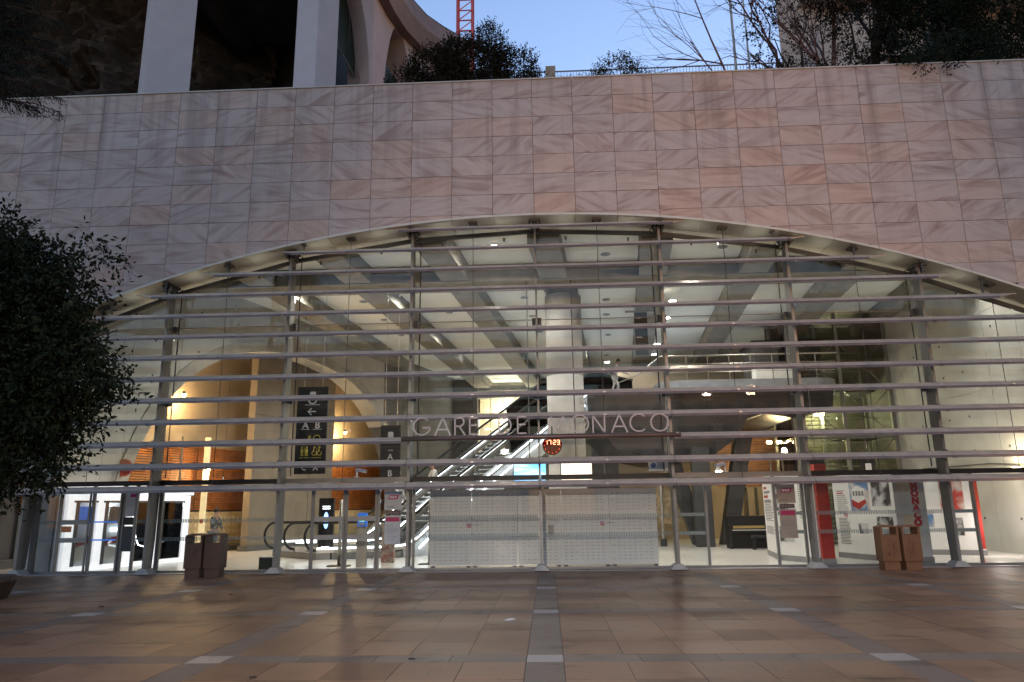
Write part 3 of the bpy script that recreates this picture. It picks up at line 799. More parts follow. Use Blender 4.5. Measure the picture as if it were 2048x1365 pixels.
# band around the arch, proud of the wall
mb = MB(); n = 60
for i in range(n):
    a0_ = math.pi * i / n; a1_ = math.pi * (i + 1) / n
    def pt(ang, k):
        c, s = math.cos(ang), math.sin(ang)
        e = 2 / 2.35
        return (TC - (TH + k) * math.copysign(abs(c) ** e, c), (ZH + k) * abs(s) ** e)
    p0, p1, q1, q0 = pt(a0_, -.02), pt(a1_, -.02), pt(a1_, .42), pt(a0_, .42)
    mb.hexa([WP(p0[0], -.05, p0[1]), WP(p1[0], -.05, p1[1]), WP(q1[0], -.05, q1[1]), WP(q0[0], -.05, q0[1])],
            [WP(p0[0], -.001, p0[1]), WP(p1[0], -.001, p1[1]), WP(q1[0], -.001, q1[1]), WP(q0[0], -.001, q0[1])])
mb.build('arch_band', 'conc', lw)
hb = MB()
for t in [1.0, 3, 5, 7, 9, 11]:
    for z in (6.2, 7.4, 8.9):
        if z > larch(t) + .6:
            q = WP(t, -.003, z); hb.disc((q[1], q[2]), .035, 'x', (q[0] - .012, q[0] + .02), 8)
hb.build('tie_holes', 'dark', lw, kind='stuff')
# platform beyond the arch
pf = thing('platform_wall', 'warm lit wall beyond the arch with cream tiles and orange wooden slats', 'wall')
PO = 3.4
mbw = MB().hexa([WP(-3, PO, 4.35), WP(28, PO, 4.35), WP(28, PO + .3, 4.35), WP(-3, PO + .3, 4.35)], [WP(-3, PO, 10), WP(28, PO, 10), WP(28, PO + .3, 10), WP(-3, PO + .3, 10)])
mbw.build('upper_wall', 'conc_w', pf)
MB().hexa([WP(-3, PO + .12, 0), WP(28, PO + .12, 0), WP(28, PO + .3, 0), WP(-3, PO + .3, 0)], [WP(-3, PO + .12, 4.35), WP(28, PO + .12, 4.35), WP(28, PO + .3, 4.35), WP(-3, PO + .3, 4.35)]).build('backing', 'conc_d', pf)
def wbox(mb, t0, t1, o0, o1, z0, z1):
    return mb.hexa([WP(t0, o0, z0), WP(t1, o0, z0), WP(t1, o1, z0), WP(t0, o1, z0)], [WP(t0, o0, z1), WP(t1, o0, z1), WP(t1, o1, z1), WP(t0, o1, z1)])
for i in range(27):
    z = 1.74 + i * .098
    for a, b in ((1.5, 9.0), (9.05, 18), (18.05, 26)):
        wbox(MB(), a, b, PO - .02, PO + .06, z, z + .066).build('wooden_slat', 'wood', pf)
posts_ = MB()
for t in [1.5 + .62 * i for i in range(40)]: wbox(posts_, t, t + .05, PO + .061, PO + .1, 1.7, 4.33)
posts_.build('slat_batten', 'wood', pf, kind='stuff')
for i in range(20):
    t = 1.5 + i * 1.22
    g_ = MB(); wbox(g_, t + .01, t + 1.21, PO, PO + .06, .28, 1.66); tp = g_.build('cream_panel', 'cream', pf)
dots = MB()
for i in range(84):
    for j in range(4):
        t = 1.6 + i * .29
        wbox(dots, t, t + .16, PO - .012, PO - .001, .45 + j * .29, .61 + j * .29)
dots.build('cream_relief', mat('pale_tile', (.72, .62, .42), .5), pf, kind='stuff')
wbox(MB(), -3, 28, PO - .5, PO + .1, .0, .26).build('plinth', 'conc_d', pf)
wbox(MB(), -3, 28, .9, PO + .3, 9.0, 9.3).build('vault_ceiling', 'conc_w', pf)
pr = thing('concrete_pier', 'broad tan concrete pier standing between the two lit openings', 'pier')
wbox(MB(), 10.3, 16.4, 1.6, 1.95, 0.24, 9.0).build('shaft', 'pier_t', pr)
wbox(MB(), 10.2, 16.5, 1.5, 2.0, 0.0, .24).build('base', 'conc_d', pr)
j_ = MB()
for t in (12.3, 14.4): wbox(j_, t, t + .02, 1.592, 1.599, .3, 9)
for z in (2.9, 5.8): wbox(j_, 10.3, 16.4, 1.592, 1.599, z, z + .02)
j_.build('pour_joints', 'dark', pr, kind='stuff')
# floor of the platform
pfl = MB(); wbox(pfl, -3, 28, .9, PO + .3, -.02, .008); o = pfl.build('platform_floor', 'terrazzo'); o['kind'] = 'structure'
# lamps there
def wall_lamp(t, off, z, e, lab, shade=True):
    q = WP(t, off, z); L_ = thing('wall_lamp', lab, 'lamp', q)
    MB().tube([(0, 0, -.06), (0, 0, .06)], [.05, .09], 10).build('bulb', 'wlamp', L_)
    MB().tube([(0, 0, .06), (0, 0, .16)], [.10, .05], 10).build('cap', 'dark', L_)
    point('wall_lamp_glow', (q[0], q[1], q[2] - .25), e * .31, (1, .66, .31), .12)
wall_lamp(7.4, PO - .55, 6.3, 190, 'bare warm lamp glowing high beyond the arch')
wall_lamp(8.9, PO - .75, 3.4, 150, 'warm lamp on the vertical lit post beyond the arch')
wall_lamp(19.0, PO - .8, 5.8, 350, 'warm lamp in the right opening beyond the pier')
wall_lamp(5.0, PO - .8, 5.2, 100, 'warm lamp in the left end of the arch opening')
lp = thing('light_post', 'yellow lit vertical post in front of the wooden slats', 'post', WP(8.9, PO - .62, 0))
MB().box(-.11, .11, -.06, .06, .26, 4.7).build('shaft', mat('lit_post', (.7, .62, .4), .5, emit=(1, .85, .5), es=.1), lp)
MB().box(-.2, .2, -.15, .15, .01, .26).build('base', 'conc_w', lp)
MB().box(-.06, .06, -.072, -.061, 1.2, 1.36).build('red_tag', 'red', lp)
pp = thing('thin_post', 'thin steel post standing left of the lit post by the cream wall', 'post', WP(7.2, PO - .9, 0))
MB().tube([(0, 0, .27), (0, 0, 4.6)], .045, 8).build('shaft', 'steel', pp); MB().box(-.12, .12, -.12, .12, .01, .27).build('base', 'conc_w', pp)

# ---- dark rear left wall and rear wall with lit shop
rw = thing('rear_wall', 'dark grey concrete wall at the back of the hall', 'wall')
MB().box(-9, -4.3, 27.2, 27.6, 0, CZ).build('left_panel', 'conc_d', rw)
MB().box(-.1, 16, 27.2, 27.6, 0, CZ).build('right_panel', 'conc_d', rw)
MB().box(-4.29, -.11, 27.2, 27.6, 0, 4.0).build('lower_panel', 'conc_d', rw)
shp = thing('upper_shop', 'small lit shop with full shelves high at the back of the hall', 'shop', (-2.2, 27.5, 4.0))
MB().box(-2.09, 2.09, 1.6, 1.7, 0, 5.5).build('rear_panel', 'shopw', shp)
MB().box(-2.09, 2.09, 0, 1.6, -.08, 0).build('shop_floor', 'conc', shp)
MB().box(-2.09, 2.09, -.05, .05, 5.3, 5.6).build('fascia', 'mast', shp)
for x_ in (-.55, .75): MB().box(x_, x_ + 1.15, -.1, -.06, 3.95, 4.3).build('light_box', 'shopl', shp)
for i in range(3):
    s_ = MB().box(-2.0, 2.0, 1.0, 1.5, .5 + i * .72, .54 + i * .72).build('shelf', 'white', shp)
    g_ = MB()
    for k in range(28):
        h_ = rnd.uniform(.18, .45); g_.box(-1.95 + k * .14, -1.84 + k * .14, 1.05, 1.4, .54 + i * .72, .54 + i * .72 + h_)
    g_.build('goods', ['dark', 'tanp', 'mag'][i], shp, kind='stuff')
for k in range(5): MB().box(-1.7 + k * .8, -1.2 + k * .8, .3, .5, 2.75, 2.80).build('shop_lamp', 'shopl', shp)
for k in range(6): MB().box(-2.09 + k * .83, -2.05 + k * .83, -.03, .03, 0, 5.3).build('mullion', 'mast', shp)
point('shop_glow', (-2.2, 28.4, 7.6), 110, (1, .95, .75), .4)

# ---- right side wall
rwall = thing('side_wall', 'pale concrete right side wall of the hall with tie holes', 'wall')
for i, (a, b) in enumerate(((.36, 2.6), (2.6, 5.2), (5.2, 7.8), (7.8, 10.4), (10.4, 14), (14, 20), (20, 27))):
    for z0, z1 in ((0.0, 2.7), (2.7, 5.4), (5.4, 8.0), (8.0, CZ)):
        MB().box(15.2, 15.7, a + .006, b - .006, z0 + .005, z1 - .005).build('wall_panel', 'conc_l', rwall)
MB().box(15.5, 16, .36, 27, 0, CZ).build('wall_core', 'conc_d', rwall)
h_ = MB()
for y in (1.2, 2.0, 3.9, 5.9, 7.2, 9.2):
    for z in (1.1, 3.4, 4.6, 6.2, 7.4): h_.disc((y, z), .04, 'x', (15.18, 15.25), 8)
h_.build('tie_holes', 'dark', rwall, kind='stuff')
MB().tube([(15.14, 1, 2.6), (15.14, 5, 2.9), (15.14, 9.5, 2.95)], .025, 6).build('pipe', 'dark', rwall)
bracket = thing('wall_lamp', 'uplight on the right concrete wall above the louver base', 'lamp', (15.0, 3.4, 2.62))
MB().box(-.12, .15, -.09, .09, -.06, .06).build('housing', 'dark', bracket); MB().box(-.1, .08, -.07, .07, .061, .07).build('lens', 'wlamp', bracket)
point('wall_lamp_glow', (14.7, 3.4, 3.0), 14, (1, .85, .6), .1)
point('floor_lamp_glow', (14.0, 3.2, 1.0), 14, (1, .85, .78), .25)
# ---- right rear: warm slatted wall
rr_wall = thing('rear_wall', 'yellow lit rear wall with orange wooden slats behind the piano', 'wall')
MB().box(4.0, 16, 18.3, 18.6, 0, 9).build('concrete_panel', 'conc_w', rr_wall)
for i in range(22): MB().box(9.0, 14.5, 18.2, 18.28, 2.6 + i * .13, 2.69 + i * .13).build('wooden_slat', 'wood', rr_wall)
for i in range(9): MB().box(9.8 + i * .5, 9.88 + i * .5, 17.9, 18.0, 0, 2.5).build('vertical_post', 'dark', rr_wall)
wl = thing('wall_lamp', 'cluster of three bright lamps under the dark upper floor', 'lamp', (10.3, 13.2, 4.4))
for k in range(3): MB().tube([(k * .45, 0, -.05), (k * .45, 0, .05)], .11, 10).build('bulb', 'wlamp', wl)
point('wall_lamp_glow', (10.8, 13.4, 4.0), 110, (1, .82, .45), .2)
point('wall_lamp_glow', (6.5, 13.5, 4.4), 120, (1, .72, .4), .2)
point('wall_lamp_glow', (13.9, 15.5, 5.6), 22, (1, .97, .68), .2)

# ---- escalator
es = thing('escalator', 'long escalator with glass sides and bright light strips rising to the right', 'escalator')
E0 = Vector((-8.3, 5.35, 0)); E1 = Vector((-5.5, 6.1, .30)); E2 = Vector((1.7, 13.6, 6.75)); E3 = Vector((4.0, 16.0, 6.8))
dh = Vector((E2.x - E1.x, E2.y - E1.y, 0)).normalized(); side = Vector((-dh.y, dh.x, 0))
def smoothpath():
    a = Vector((E0.x, E0.y, .25)); pts = [a]
    for t in (.3, .6, .85): pts.append(a.lerp(Vector((E1.x, E1.y, .27)), t))
    pts += [E1 + Vector((.1, .1, .02)), E1 + dh * .7 + Vector((0, 0, .28)), E1.lerp(E2, .18)]
    pts += [E1.lerp(E2, t) for t in (.3, .45, .6, .75, .9)]
    pts += [E2 + Vector((0, 0, 0)), E2 + dh * 1.0 + Vector((0, 0, .08)), E3]
    return pts
SPn = smoothpath()
def ribbon(off, z0, z1, th, pts=SPn):
    mb = MB()
    for p, q in zip(pts, pts[1:]):
        a = p + side * off; b = q + side * off; s_ = side * th / 2
        mb.hexa([a - s_ + Vector((0, 0, z0)), b - s_ + Vector((0, 0, z0)), b + s_ + Vector((0, 0, z0)), a + s_ + Vector((0, 0, z0))],
                [a - s_ + Vector((0, 0, z1)), b - s_ + Vector((0, 0, z1)), b + s_ + Vector((0, 0, z1)), a + s_ + Vector((0, 0, z1))])
    return mb
for off in (-.75, .75, 2.3):
    ribbon(off, -.02, .12, .16).build('skirt', 'steel', es)
    ribbon(off, .125, .93, .014).build('glass_side', 'glass', es)
    ribbon(off, .935, 1.02, .09).build('handrail', 'black', es)
    MB().tube([p + side * (off - .115) + Vector((0, 0, .13 if off < 0 else .30)) for p in SPn], .035, 6).build('light_strip', 'tube', es)
    if off < 0: MB().tube([p + side * (off - .115) + Vector((0, 0, -.28)) for p in SPn[5:]], .035, 6).build('lower_light_strip', 'tube', es)
    nd = [Vector((E0.x, E0.y, .25)) + side * off + Vector((-.35 * math.sin(R(a)), -.1 * math.sin(R(a)), .52 + .46 * math.cos(R(a)))) for a in range(0, 181, 20)]
    MB().tube(nd, .045, 8).build('newel', 'black', es)
ribbon(0.0, -1.0, -.08, 1.35, SPn[4:]).build('truss', 'lgrey', es)
ribbon(1.52, -1.0, -.08, 1.45, SPn[4:]).build('truss', 'lgrey', es)
base = MB().hexa([E0 + side * -.8 - Vector((0, 0, -.01)), E1 + side * -.8 - Vector((0, 0, .29)), E1 + side * 2.4 - Vector((0, 0, .29)), E0 + side * 2.4 + Vector((0, 0, .01))],
                 [E0 + side * -.8 + Vector((0, 0, .23)), E1 + side * -.8 - Vector((0, 0, .07)), E1 + side * 2.4 - Vector((0, 0, .07)), E0 + side * 2.4 + Vector((0, 0, .23))])
base.build('landing', 'mast', es)
nst = 36
for i in range(nst):
    p = E1.lerp(E2, (i + .5) / nst)
    for o_ in (0, 1.52):
        a = p + side * (o_ - .6); b = p + side * (o_ + .6); v = dh * .20
        MB().hexa([a - v + Vector((0, 0, -.30)), a + v + Vector((0, 0, -.30)), b + v + Vector((0, 0, -.30)), b - v + Vector((0, 0, -.30))],
                  [a - v + Vector((0, 0, -.08)), a + v + Vector((0, 0, -.08)), b + v + Vector((0, 0, -.08)), b - v + Vector((0, 0, -.08))]).build('step', 'dark', es)

# ---- upper floor (mezzanine)
mz = thing('upper_floor', 'dark upper floor with a pale fascia and steel railing right of the column', 'mezzanine')
def rounded(x0, x1, y0, y1, r_, n=7):
    pts = []
    for cx_, cy_2, a0_ in ((x1 - r_, y1 - r_, 0), (x0 + r_, y1 - r_, 90), (x0 + r_, y0 + r_, 180), (x1 - r_, y0 + r_, 270)):
        for i in range(n + 1): pts.append((cx_ + r_ * math.cos(R(a0_ + 90 * i / n)), cy_2 + r_ * math.sin(R(a0_ + 90 * i / n))))
    return pts
MB().prism(rounded(5.0, 12.6, 10.0, 17.9, 1.0), 'z', 6.35, 6.8).build('slab', 'fasc', mz)
# dark hull beneath, lower edge swept up to the right
hull = [(2.0, 5.3), (3.2, 4.0), (5.0, 3.6), (7.2, 3.7), (8.2, 4.4), (8.7, 5.2), (9.4, 5.4), (10.6, 5.2), (12.3, 5.6), (12.4, 6.34), (2.0, 6.34)]
MB().prism(hull, 'y', 10.6, 17.8).build('hull', 'darkclad', mz)
MB().prism([(1.9, 6.36), (4.98, 6.36), (4.98, 6.8), (1.9, 6.8)], 'y', 14.6, 17.8).build('landing_slab', 'fasc', mz)
for x in [5.3 + .9 * i for i in range(9)]:
    if x < 12.5: MB().tube([(x, 10.1, 6.8), (x, 10.1, 7.85)], .022, 6).build('railing_post', 'steel', mz)
MB().tube([(2.4, 14.8, 7.0), (4.7, 14.4, 7.85), (5.1, 10.12, 7.85)], .03, 6).build('handrail', 'steel', mz)
MB().tube([(5.1, 10.1, 7.86), (12.5, 10.1, 7.86)], .035, 8).build('handrail', 'steel', mz)
for z in (7.15, 7.5): MB().tube([(5.2, 10.1, z), (12.4, 10.1, z)], .014, 6).build('rail', 'steel', mz)
MB().box(5.3, 12.3, 10.14, 10.15, 6.82, 7.4).build('glass_panel', 'glass', mz)
for x0, x1 in ((5.4, 6.75), (8.9, 7.9)):
    MB().hexa([(x1 - .32, 12.0, 0), (x1 + .32, 12.0, 0), (x1 + .32, 12.6, 0), (x1 - .32, 12.6, 0)], [(x0 - .35, 12.0, 4.6), (x0 + .35, 12.0, 4.6), (x0 + .35, 12.6, 4.6), (x0 - .35, 12.6, 4.6)]).build('raking_leg', 'dark', mz)
MB().box(9.4, 11.0, 11.2, 11.9, 6.8, 7.5).build('counter', 'white', mz)
bx_ = thing('dark_kiosk', 'dark boxed unit standing on the upper floor behind the railing', 'kiosk', (11.2, 13.2, 6.8))
MB().box(-1.4, 1.6, -.6, 1.4, 0, 2.1).build('body', 'dark', bx_); MB().box(-1.5, 1.7, -.7, 1.5, 2.1, 2.2).build('roof', 'black', bx_); MB().box(-.3, .1, -.72, -.6, .9, 1.3).build('display', 'white', bx_)
# warm display panel left under the hull
dsp = thing('display_case', 'tan wall display case with a framed print right of the column', 'display case', (6.4, 14.6, 1.0))
MB().box(-1.2, 1.4, 0, .3, 0, 3.2).build('body', 'conc_w', dsp); MB().box(-.9, .6, -.03, 0, .9, 2.4).build('print', photo_mat('tan_print', (.30, .22, .12), (.45, .36, .22), 4), dsp)

# ---- glazed lift / stair tower on the right
tw = thing('glazed_stair_tower', 'tall green glazed stair tower with crossed steel bracing', 'stair tower', (12.2, 11.4, 0))
TX = (-1.25, .85, 2.9)
for sx in TX:
    for syy in (0, 2.6): MB().box(sx - .07, sx + .07, syy - .07, syy + .07, 0, 9.9).build('corner_post', 'mast', tw)
for xa, xb in zip(TX, TX[1:]):
    for z in (2.3, 4.4, 6.5, 8.6):
        for syy in (0, 2.6): MB().box(xa + .08, xb - .08, syy - .04, syy + .04, z - .05, z + .05).build('crossbeam', 'mast', tw)
    for z0, z1 in ((2.35, 4.35), (4.45, 6.45), (6.55, 8.55), (.1, 2.25)):
        MB().bar((xa + .08, -.02, z0), (xb - .08, -.02, z1), .03).build('brace', 'mast', tw); MB().bar((xb - .08, .03, z0), (xa + .08, .03, z1), .03).build('brace', 'mast', tw)
        MB().box(xa + .08, xb - .08, -.06, -.05, z0, z1).build('glass_panel', 'gglass', tw)
    MB().box(xa + .08, xb - .08, -.06, -.05, 8.65, 9.85).build('glass_panel', 'gglass', tw)
for z0, z1 in ((2.35, 4.35), (4.45, 6.45), (6.55, 8.55), (.1, 2.25)):
    MB().box(-1.33, -1.32, .08, 2.5, z0, z1).build('glass_panel', 'gglass', tw)
    for i in range(10): MB().box(-.9, .7, .5 + i * .16, .64 + i * .16, z0 + i * .2, z0 + .03 + i * .2).build('stair_tread', 'steel', tw)
    MB().box(.95, 2.8, 1.2, 2.4, z0 - .02, z0 + .03).build('landing', 'dark', tw)
    MB().bar((.95, 1.1, z0 + .9), (2.8, 1.1, z0 + .9), .04).build('landing_rail', 'steel', tw)
MB().box(-1.3, 2.95, 2.9, 3.0, 0, 9.95).build('rear_panel', mat('olive_panel', (.09, .09, .06), .7, var=.3, scale=.6), tw)
MB().box(2.98, 3.0, .0, 2.9, 0, 9.95).build('side_panel', 'conc_d', tw)
tl = thing('wall_lamp', 'yellowish lamp inside the tall glazed stair tower', 'lamp', (12.9, 13.9, 5.7))
MB().box(-.2, .2, -.06, .06, -.05, .05).build('housing', 'wlamp', tl)
point('tower_glow', (12.9, 13.6, 5.5), 45, (1, .93, .62), .15)

# ---- diagonal canopy strut etc. between piano and tower
st = thing('wire_trellis', 'thin steel frame of posts and wires behind the poster stand', 'frame', (10.2, 13.0, 0))
for k in range(4): MB().box(k * .55 - .03, k * .55 + .03, -.03, .03, 0, 3.9).build('post', 'steel', st)
for z in (1.0, 2.0, 3.0, 3.9): MB().box(-.05, 1.7, .031, .06, z - .02, z + .02).build('rail', 'steel', st)
for k in range(3): MB().bar((k * .55, .07, 1.05), (k * .55 + .55, .07, 2.95), .015).build('wire', 'steel', st)

# ---- hoarding in front of the column
hd = thing('hoarding', 'white embossed hoarding panels standing just inside the centre glass', 'hoarding', (0, .62, 0))
HX = [-3.17, -1.97, -.67, .57, 1.93, 3.26]
ins = MB()
for a, b in zip(HX, HX[1:]):
    MB().box(a + .006, b - .006, 0, .05, .09, 2.13).build('hoarding_panel', 'hoard', hd)
    MB().box(a + .01, b - .01, .10, .45, .013, .07).build('foot_rail', 'steel', hd)
    for e in (a + .1, b - .1): MB().box(e - .05, e + .05, -.03, .04, .013, .075).build('foot_block', 'dark', hd)
d_ = MB()
x = -3.05
while x < 3.15:
    if not any(abs(x + .05 - h) < .09 for h in HX):
        for j in range(21):
            z = .22 + j * .09
            if abs(z - ZB1) < .09 or abs(z - ZB2) < .09: continue
            if (int(x * 5) % 5) == 4 and j % 2: continue
            d_.box(x, x + .085, -.012, -.001, z, z + .018)
    x += .148
d_.build('embossed_dashes', 'dash', hd, kind='stuff')
MB().box(-3.2, 3.29, -.02, .07, 2.131, 2.16).build('top_rail', 'white', hd)
def insta(x, z, y, par=None, lab=None):
    t = thing('round_camera_emblem', lab, 'sticker', (x, y, z))
    MB().prism(rounded(-.055, .055, -.055, .055, .02, 3), 'y', -.004, 0).build('square', photo_mat('pink_violet', (.35, .08, .5), (.75, .2, .15), 9), t)
    mb = MB()
    for i in range(14):
        a0_, a1_ = 2 * math.pi * i / 14, 2 * math.pi * (i + 1) / 14
        mb.poly([(math.cos(a0_) * .018, -.006, math.sin(a0_) * .018), (math.cos(a1_) * .018, -.006, math.sin(a1_) * .018), (math.cos(a1_) * .03, -.006, math.sin(a1_) * .03), (math.cos(a0_) * .03, -.006, math.sin(a0_) * .03)])
    mb.box(.028, .038, -.006, -.0045, .03, .04); mb.build('ring', 'text', t, fix=False)
    MB().box(.09, .36, -.004, 0, .012, .024).build('caption', 'gpr', t)
insta(-2.05, 1.17, .606, None, 'small pink emblem sticker on the left half of the hoarding')
insta(1.72, 1.19, .606, None, 'small pink emblem sticker on the right half of the hoarding')
vb = thing('vent_grille', 'small pale vent grille fixed on the hoarding by the centre post', 'grille', (.27, .606, .95))
MB().box(-.10, .10, -.02, 0, -.08, .24).build('frame', 'white', vb)
for i in range(9): MB().box(-.08, .08, -.028, -.021, -.06 + i * .032, -.043 + i * .032).build('slat', 'gpr', vb)

# ---- shopfront on the left side wall
sh = thing('white_shopfront', 'white framed glazed shopfront with red and white stripes behind the left doors', 'shopfront')
def sf(mb, t0, t1, o0, o1, z0, z1): return wbox(mb, t0, t1, o0, o1, z0, z1)
SO = -.42
ts = [.05, 1.05, 2.15, 3.25, 4.5]
for t in ts: sf(MB(), t, t + .27, SO, SO + .12, .02, 2.2).build('white_post', 'whiteglow', sh)
for a, b in zip(ts, ts[1:]):
    sf(MB(), a + .27, b, SO, SO + .12, 2.02, 2.2).build('white_header', 'whiteglow', sh)
    sf(MB(), a + .27, b, SO, SO + .12, .02, .16).build('white_sill', 'whiteglow', sh)
    sf(MB(), a + .28, b - .02, SO + .04, SO + .05, .16, 2.02).build('glass', 'dglass', sh)
    sf(MB(), a + .27, a + .38, SO - .02, SO - .001, .16, 2.02).build('dark_edge', 'dark', sh)
    sf(MB(), a + .2, b, SO - .02, SO - .001, 1.96, 2.02).build('dark_edge', 'dark', sh)
    sf(MB(), a + .25, b - .05, SO + .10, SO + .12, 1.35, 1.85).build('blue_screen', 'blue' if a < 1 else 'gpr', sh)
    q0, q1 = WP(a + .25, SO + .14, 0), WP(b - .03, SO + .14, 0)
    MB().hexa([(q0[0], q0[1], .62), (q1[0], q1[1], .78), (q1[0] - .02, q1[1], .78), (q0[0] - .02, q0[1], .62)],
              [(q0[0], q0[1], .80), (q1[0], q1[1], 1.0), (q1[0] - .02, q1[1], 1.0), (q0[0] - .02, q0[1], .80)]).build('red_stripe', 'red', sh)
    MB().hexa([(q0[0], q0[1], .25), (q1[0] - .3 * (q1[0] - q0[0]), q1[1] - .3 * (q1[1] - q0[1]), .25), (q1[0], q1[1], .75), (q0[0], q0[1], .58)],
              [(q0[0] - .02, q0[1], .25), (q1[0] - .02 - .3 * (q1[0] - q0[0]), q1[1] - .3 * (q1[1] - q0[1]), .25), (q1[0] - .02, q1[1], .75), (q0[0] - .02, q0[1], .58)]).build('white_stripe', 'white', sh)
for t_ in (1.6, 3.2, 4.3): q = WP(t_, SO + .2, 1.85); point('shopfront_fill', q, 5, (.9, .95, 1), .06)  # added points without fixtures, brighten the box behind the panes
sf(MB(), 0, 4.7, SO + .3, SO + .36, 0.02, 2.2).build('rear_panel', 'lgrey', sh)
sf(MB(), 0, 4.8, SO - .1, SO + .38, 2.22, 2.52).build('canopy', 'whiteglow', sh)
sf(MB(), 1.8, 2.3, SO + .22, SO + .24, 1.1, 1.2).build('strip_light', 'tube', sh)
rs = thing('red_sign', 'rounded red sign on the left concrete wall above the shopfront', 'sign', WP(2.1, -.12, 3.05))
MB().tube([(0, -.02, 0), (0, .06, 0)], .28, 20).build('disc', 'red', rs)
bl = thing('strip_lamp', 'thin white strip lamp sloping behind the far left doors', 'lamp', (-12.55, 1.9, 1.25))
MB().tube([(-.12, 0, .65), (.12, 0, -.35)], .018, 6).build('upper_tube', 'tube', bl); MB().tube([(.14, 0, -.4), (.22, 0, -.56), (.45, 0, -.62)], .018, 6).build('lower_tube', 'tube', bl)
gb = thing('grey_green_box', 'small dark green box on the floor behind the third mast', 'box', (-7.75, .45, 0.013))
MB().box(-.18, .2, -.15, .2, 0, .36).build('body', 'green', gb); MB().box(-.19, .21, -.16, .21, .36, .385).build('lid', 'white', gb)

# ---- hanging signs
def hang_sign(x0, x1, z0, z1, y, lab):
    t = thing('hanging_sign', lab, 'sign', ((x0 + x1) / 2, y, z0))
    w_, h_ = x1 - x0, z1 - z0
    MB().box(-w_ / 2, w_ / 2, -.04, .04, 0, h_).build('panel', 'black', t)
    for s_ in (-1, 1): MB().tube([(s_ * w_ * .3, 0, h_), (s_ * w_ * .3, 0, BB - z0 if y > 5 or y < 3.8 else BB - z0)], .008, 5).build('wire', 'steel', t)
    return t, w_, h_
s1, w1, h1 = hang_sign(-7.99, -6.97, 2.80, 5.65, 3.0, 'tall black hanging sign with arrow, letters and yellow toilet symbols')
yy = -.05
def zrow(p): return (948 - p) * h1 / 173
MB().prism(rounded(-.10, .10, zrow(795), zrow(785), .05, 3), 'y', yy, -.041).build('symbol_loop', 'text', s1)
stroke_letter([arc(0, 0, .12, .10, 160, 380, 10)], .035, .01).build('symbol_hook', 'text', s1, loc=(0, yy, zrow(803)))
MB().box(-.25, .25, yy, -.041, zrow(812), zrow(811)).build('rule', 'text', s1)
stroke_letter([[(.13, 0), (-.13, 0)], [(-.02, .11), (-.13, 0), (-.02, -.11)]], .035, .01).build('arrow', 'text', s1, loc=(0, yy, zrow(825)))
for x, c_ in ((-.2, 'A'), (.2, 'B')):
    text('sign_letter', c_, .30, (x, yy, zrow(853)), 'text', s1, bold=.006)
    MB().box(x - .15, x + .15, yy, -.041, zrow(861), zrow(860)).build('rule', 'text', s1)
def pictogram(x, z, m, par, wheel=False, s=1.0):
    mb = MB()
    mb.disc((x, z + .15 * s), .028 * s, 'y', (yy, -.041), 8)
    if wheel:
        mb2 = stroke_letter([arc(x + .0, z - .04, .07 * s, .07 * s, 100, 400, 12)], .018, .01)
        for v in mb2.v: mb.v.append((v[0], v[1] + yy, v[2]))
        n0 = len(mb.v) - len(mb2.v); mb.f += [tuple(i + n0 for i in f) for f in mb2.f]
        mb.box(x - .03, x, yy, -.041, z, z + .11)
    else:
        mb.prism([(x - .05 * s, z), (x + .05 * s, z), (x + .03 * s, z + .11 * s), (x - .03 * s, z + .11 * s)], 'y', yy, -.041)
        mb.box(x - .03 * s, x - .008, yy, -.041, z - .13 * s, z); mb.box(x + .008, x + .03 * s, yy, -.041, z - .13 * s, z)
    mb.build('pictogram', m, par)
for x in (-.28, -.12): pictogram(x, zrow(905), 'yel', s1)
for x in (.13, .30): pictogram(x, zrow(905), 'yel', s1, True)
MB().box(-.205, -.195, yy, -.041, zrow(913), zrow(896)).build('rule', 'yel', s1)
MB().box(.21, .22, yy, -.041, zrow(913), zrow(896)).build('rule', 'yel', s1)
for x in (-.2, .2): MB().box(x - .17, x + .17, yy, -.041, zrow(917), zrow(916)).build('rule', 'yel', s1)
for x in (-.2, .2): text('sign_letter', 'WC', .08, (x, yy, zrow(891)), 'yel', s1)
stroke_letter([arc(.2, 0, .11, .11, 0, 360, 16)], .025, .01).build('clock_symbol', 'yel', s1, loc=(0, yy, zrow(879)))
MB().prism([(-.12, zrow(884)), (-.02, zrow(884)), (.0, zrow(873)), (-.08, zrow(873))], 'y', yy, -.041).box(-.26, -.15, yy, -.041, zrow(884), zrow(881)).build('phone_symbol', 'yel', s1)
stroke_letter([[(-.28, .05), (-.2, -.03), (-.12, -.03)]], .025, .01).build('seat_symbol', 'text', s1, loc=(0, yy, zrow(938)))
stroke_letter([[(.12, -.05), (.2, .05), (.27, -.05)]], .025, .01).build('stair_symbol', 'text', s1, loc=(0, yy, zrow(938)))
s2, w2, h2 = hang_sign(-5.41, -4.72, 2.62, 4.44, 4.0, 'narrow black hanging sign with train symbol above A and B')
MB().prism(rounded(-.09, .09, h2 - .46, h2 - .22, .05, 3), 'y', yy, -.041).build('train_symbol', 'lgrey', s2)
MB().box(-.13, .13, yy, -.041, h2 - .60, h2 - .585).build('rule', 'lgrey', s2)
text('sign_letter', 'VOIE', .08, (0, yy, h2 - .85), 'lgrey', s2)
text('sign_letter', 'A', .28, (0, yy, h2 - 1.07), 'lgrey', s2, bold=.005); MB().box(-.13, .13, yy, -.041, h2 - 1.24, h2 - 1.225).build('rule', 'lgrey', s2)
text('sign_letter', 'B', .28, (0, yy, h2 - 1.62), 'lgrey', s2, bold=.005)
s3, w3, h3 = hang_sign(3.85, 4.35, 7.5, 9.25, 8.0, 'dark hanging sign high right of the column')
